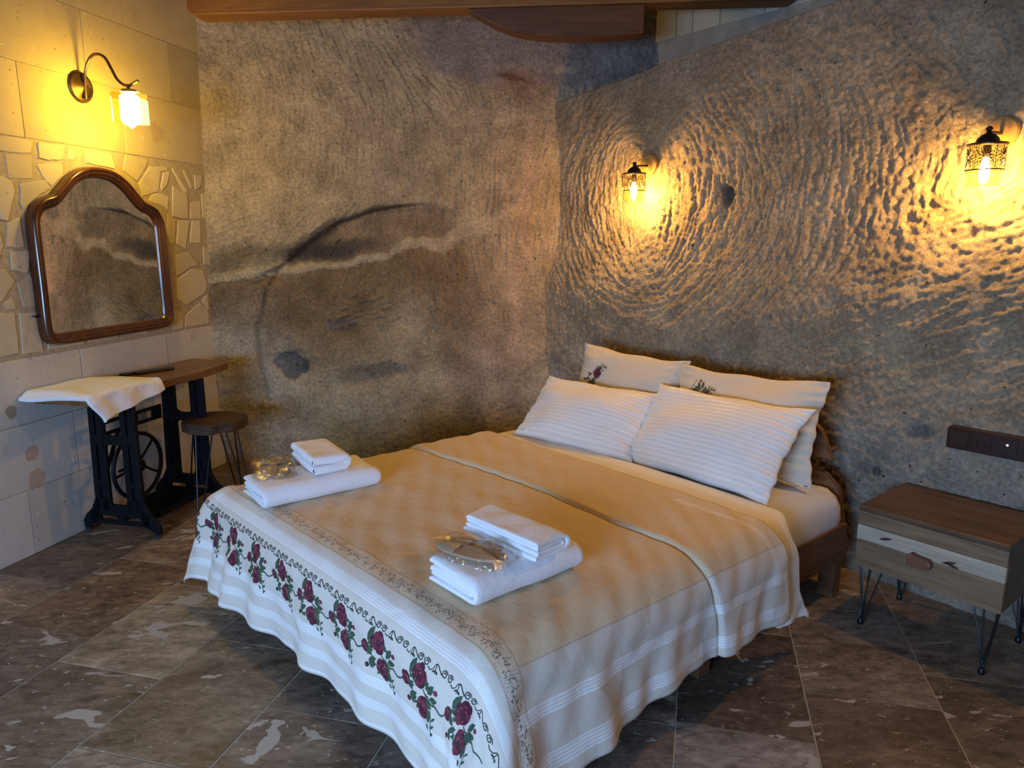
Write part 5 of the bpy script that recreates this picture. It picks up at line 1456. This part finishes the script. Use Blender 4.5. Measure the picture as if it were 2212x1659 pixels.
def iron_side(q):
    mb = MB(); M_ = FRM(q); d0, d1 = -0.012, 0.012
    def P(poly, a=d0, b=d1): mb.prism(poly, a, b, M_)
    def Q(p, q_, r_, s_, a=d0, b=d1): P([p, q_, r_, s_], a, b)
    # two uprights, each a pair of bars with open slots
    for (t0, t1, b0_, b1_) in ((0.118, 0.205, 0.098, 0.196), (0.310, 0.402, 0.304, 0.405)):
        for s0, s1 in ((0.0, 0.36), (0.50, 1.0)):
            xa0 = b0_ + (b1_ - b0_) * s0; xa1 = b0_ + (b1_ - b0_) * s1; xb0 = t0 + (t1 - t0) * s0; xb1 = t0 + (t1 - t0) * s1
            Q((xa0, 0.13), (xa1, 0.13), (xb1, 0.762), (xb0, 0.762))
        f = lambda s_, z: (b0_ + (b1_ - b0_) * s_ + (t0 + (t1 - t0) * s_ - b0_ - (b1_ - b0_) * s_) * (z - 0.13) / 0.632, z)
        for za, zb in ((0.13, 0.20), (0.265, 0.30), (0.50, 0.555), (0.72, 0.762)):
            Q(f(0.34, za), f(0.52, za), f(0.52, zb), f(0.34, zb), -0.010, 0.010)
        Q(f(-0.06, 0.14), f(1.06, 0.14), f(1.06, 0.752), f(-0.06, 0.752), -0.0035, -0.0005) if False else None
    # cross plate with its bowed upper edge
    P([(0.19, 0.50), (0.32, 0.50), (0.32, 0.585), (0.305, 0.560), (0.28, 0.550), (0.235, 0.550), (0.21, 0.560), (0.19, 0.585)])
    # U-shaped corners
    P([(0.19, 0.46), (0.205, 0.49), (0.225, 0.50), (0.19, 0.51)]); P([(0.32, 0.46), (0.305, 0.49), (0.285, 0.50), (0.32, 0.51)])
    P([(0.20, 0.762), (0.315, 0.762), (0.315, 0.735), (0.20, 0.735)])
    # lower plate with slots
    P([(0.070, 0.125), (0.435, 0.125), (0.405, 0.165), (0.40, 0.20), (0.305, 0.20), (0.290, 0.165), (0.20, 0.165), (0.19, 0.20), (0.10, 0.20), (0.098, 0.165)])
    for za, zb in ((0.055, 0.078), (0.102, 0.130)): P([(0.062, za), (0.442, za), (0.436, zb), (0.068, zb)])
    for xa, xb in ((0.062, 0.118), (0.225, 0.270), (0.385, 0.440)): P([(xa, 0.07), (xb, 0.07), (xb, 0.11), (xa, 0.11)])
    # splayed, arched feet
    P([(0.098, 0.19), (0.125, 0.10), (0.105, 0.058), (0.075, 0.046), (0.050, 0.030), (0.046, 0.018), (0.012, 0.018), (0.008, 0.060), (0.028, 0.096), (0.070, 0.135)])
    P([(0.404, 0.19), (0.376, 0.10), (0.396, 0.058), (0.426, 0.046), (0.452, 0.030), (0.456, 0.018), (0.490, 0.018), (0.494, 0.060), (0.474, 0.096), (0.432, 0.135)])
    fr_ = mb.build('side_frame', M['iron'], tab, smooth=False, bevel=0.003, seg=1)
    for off in (0.030, 0.474):
        c_ = MB(); c_.lathe([(0.010, -0.012), (0.017, -0.010), (0.018, 0.0), (0.017, 0.010), (0.010, 0.012)], 20, Matrix.Translation((q, -off, 0.018)) @ Matrix.Rotation(PI / 2, 4, 'Y'))
        c_.tube([(q, -off, 0.018), (q, -off, 0.05)], 0.006, 8)
        c_.build('caster', M['caster'], fr_)
iron_side(0.51); iron_side(1.06)
# flywheel
mb = MB(); wc = (0.625, -0.285, 0.355); Rw = 0.175
mb.tube([(wc[0] + Rw * math.cos(a), wc[1], wc[2] + Rw * math.sin(a)) for a in [2 * PI * k / 48 for k in range(48)]], 0.011, 8, closed=True)
for k in range(5):
    a = 2 * PI * k / 5 + 0.75
    mb.tube([(wc[0] + 0.03 * math.cos(a + .3), wc[1], wc[2] + 0.03 * math.sin(a + .3)), (wc[0] + 0.10 * math.cos(a), wc[1], wc[2] + 0.10 * math.sin(a)), (wc[0] + Rw * math.cos(a), wc[1], wc[2] + Rw * math.sin(a))], [0.009, 0.0065, 0.008], 8)
mb.lathe([(0.034, -0.02), (0.036, 0.0), (0.034, 0.02)], 20, Matrix.Translation(wc) @ Matrix.Rotation(PI / 2, 4, 'X'))
mb.tube([(wc[0], wc[1] + 0.02, wc[2]), (0.51, wc[1] + 0.02, wc[2])], 0.008, 8)
mb.build('flywheel', M['iron'], tab)
# braces between the frames
mb = MB()
for za in (0.512, 0.575): mb.box(0.52, 1.05, -0.108, -0.096, za, za + 0.020)
for qa, qb in ((0.52, 0.60), (0.78, 0.86), (0.97, 1.05)): mb.box(qa, qb, -0.108, -0.096, 0.530, 0.577)
mb.add([(0.70, -0.108, 0.53), (0.73, -0.108, 0.53), (0.60, -0.108, 0.30), (0.575, -0.108, 0.30), (0.70, -0.096, 0.53), (0.73, -0.096, 0.53), (0.60, -0.096, 0.30), (0.575, -0.096, 0.30)], [(0, 1, 2, 3), (7, 6, 5, 4), (0, 4, 5, 1), (1, 5, 6, 2), (2, 6, 7, 3), (3, 7, 4, 0)])
mb.build('back_brace', M['iron'], tab, smooth=False, bevel=0.002, seg=1)
# treadle with its grid of slats
tr = MB(); tr.box(0.60, 1.00, -0.405, -0.393, 0.070, 0.092); tr.box(0.60, 1.00, -0.135, -0.123, 0.070, 0.092)
tr.box(0.60, 0.612, -0.405, -0.123, 0.070, 0.092); tr.box(0.988, 1.00, -0.405, -0.123, 0.070, 0.092); tr.box(0.52, 1.05, -0.270, -0.258, 0.075, 0.087)
treadle = tr.build('treadle', M['iron'], tab, smooth=False, bevel=0.002, seg=1)
for k in range(13):
    s_ = MB(); q = 0.630 + k * 0.0275; s_.box(q, q + 0.011, -0.395, -0.130, 0.076, 0.084); s_.build('slat', M['iron'], treadle, smooth=False)
mb = MB(); mb.tube([(0.60, -0.36, 0.09), (0.585, -0.30, 0.2), (0.60, -0.285, 0.33)], 0.005, 8); mb.build('pitman_rod', M['iron'], tab)

# remote control on the table
rm = thing('remote_control', 'slim black remote control lying on the wooden table by the wall', 'remote control', WALL, (0.99, -0.14, 0.803))
RM = Matrix.Translation((0.985, -0.135, 0.803)) @ Matrix.Rotation(math.radians(-22), 4, 'Z')
mb = MB(); mb.box(-0.115, 0.115, -0.026, 0.026, 0.0, 0.018, RM); mb.build('body', M['rem_black'], rm, smooth=False, bevel=0.006)
mb = MB()
for i in range(9):
    for j in (-1, 0, 1):
        mb.lathe([(0.0042, 0.017), (0.0045, 0.0195)], 8, RM @ Matrix.Translation((-0.085 + i * 0.019, j * 0.014, 0)))
mb.build('buttons', M['rem_grey'], rm)
rm2 = thing('remote_control', 'small remote control with pale buttons lying behind the black remote', 'remote control', WALL, (0.93, -0.06, 0.803))
RM = Matrix.Translation((0.90, -0.075, 0.803)) @ Matrix.Rotation(math.radians(-8), 4, 'Z')
mb = MB(); mb.box(-0.085, 0.085, -0.022, 0.022, 0.0, 0.016, RM); mb.build('body', M['rem_black'], rm2, smooth=False, bevel=0.005)
mb = MB()
for i in range(5): mb.box(-0.05 + i * 0.022, -0.038 + i * 0.022, -0.010, 0.010, 0.0155, 0.018, RM)
mb.build('buttons', M['steel'], rm2, smooth=False)

# towel over the end of the table
def table_towel():
    n = 46; m = 40
    uu = np.linspace(0, 1, n); vv = np.linspace(0, 1, m)
    U, Vv = np.meshgrid(uu, vv)          # U along the table, Vv from the wall outward
    # flat layout corners (q, off): near the wall .. over the front
    A = np.array([0.205, 0.015]); B_ = np.array([0.665, 0.010]); C_ = np.array([0.740, 0.455]); D = np.array([0.245, 0.520])
    P = (A * (1 - U[..., None]) * (1 - Vv[..., None]) + B_ * U[..., None] * (1 - Vv[..., None]) + C_ * U[..., None] * Vv[..., None] + D * (1 - U[..., None]) * Vv[..., None])
    q = P[..., 0]; off = P[..., 1]
    e = np.maximum(0, off - 0.375); r = 0.016; qq = r * PI / 2
    o2 = np.where(e < qq, r * np.sin(np.clip(e, 0, qq) / r), r + (e - qq) * 0.20); dr = np.where(e < qq, r * (1 - np.cos(np.clip(e, 0, qq) / r)), r + (e - qq) * 0.96)
    el = np.maximum(0, 0.235 - q + 0.02)
    z = 0.826 - dr - 0.9 * np.clip(el, 0, 0.04) * 0.6 - 0.012 * sstep(0.30, 0.22, q) * (0.6 + 0.4 * np.sin(off * 14))
    z = z + 0.0025 * band_noise(U.shape, 4, 88) - 0.012 * sstep(0.55, 0.70, q) * (1 - Vv)
    offf = np.where(e > 0, 0.375 + o2, off) + 0.006 * np.sin(q * 30) * (e > 0.03)
    q2 = q + 0.05 * sstep(0.02, 0.14, e) * sstep(0.55, 0.25, q)
    V = np.stack([q2, -offf, z], -1)
    o = grid_mesh('draped_towel', V, M['terry'], frame=WALL, base=(0.45, -0.2, 0.8))
    s = o.modifiers.new('thickness', 'SOLIDIFY'); s.thickness = 0.018; s.offset = 0
    b = o.modifiers.new('bevel', 'BEVEL'); b.width = 0.008; b.segments = 3; b.limit_method = 'ANGLE'
    tag(o, 'white towel draped over the left end of the wooden table under the mirror', 'towel')
table_towel()

# stool
SC_ = (-1.765, 4.13)
stool = thing('stool', 'round dark wooden stool on black hairpin legs beside the treadle table', 'stool', WORLD, (SC_[0], SC_[1], 0))
mb = MB(); g = random.Random(4); vs = []; seg = 48
rad = [0.178 + 0.004 * ((int(a * 2.7) % 2) * 2 - 1) + 0.006 * math.sin(3 * a + 1) + 0.004 * math.sin(7 * a) + g.uniform(-.0015, .0015) for a in [2 * PI * k / seg for k in range(seg)]]
for fz, fr in ((0.466, 0.975), (0.470, 0.99), (0.500, 1.00), (0.520, 1.0), (0.527, 0.975)):
    for k in range(seg): a = 2 * PI * k / seg; vs.append((SC_[0] + rad[k] * fr * math.cos(a), SC_[1] + rad[k] * fr * math.sin(a), fz + 0.002 * math.sin(5 * a)))
fs = [(i * seg + k, i * seg + (k + 1) % seg, (i + 1) * seg + (k + 1) % seg, (i + 1) * seg + k) for i in range(4) for k in range(seg)]
fs += [tuple(reversed(range(seg))), tuple(4 * seg + k for k in range(seg))]
mb.add(vs, fs); mb.build('seat', M['stool_wood'], stool, angle=22)
for k in range(4):
    a = math.radians(258 + 90 * k); c, s = math.cos(a), math.sin(a)
    mb = MB()
    pts = [(0.105 * c - 0.055 * s, 0.105 * s + 0.055 * c, 0.472), (0.195 * c - 0.018 * s, 0.195 * s + 0.018 * c, 0.03), (0.202 * c - 0.009 * s, 0.202 * s + 0.009 * c, 0.008), (0.203 * c, 0.203 * s, 0.005), (0.202 * c + 0.009 * s, 0.202 * s - 0.009 * c, 0.008), (0.195 * c + 0.018 * s, 0.195 * s - 0.018 * c, 0.03), (0.105 * c + 0.055 * s, 0.105 * s - 0.055 * c, 0.472)]
    mb.tube([(SC_[0] + x, SC_[1] + y, z) for x, y, z in pts], 0.005, 8)
    mb.build('leg', M['black_rod'], stool)
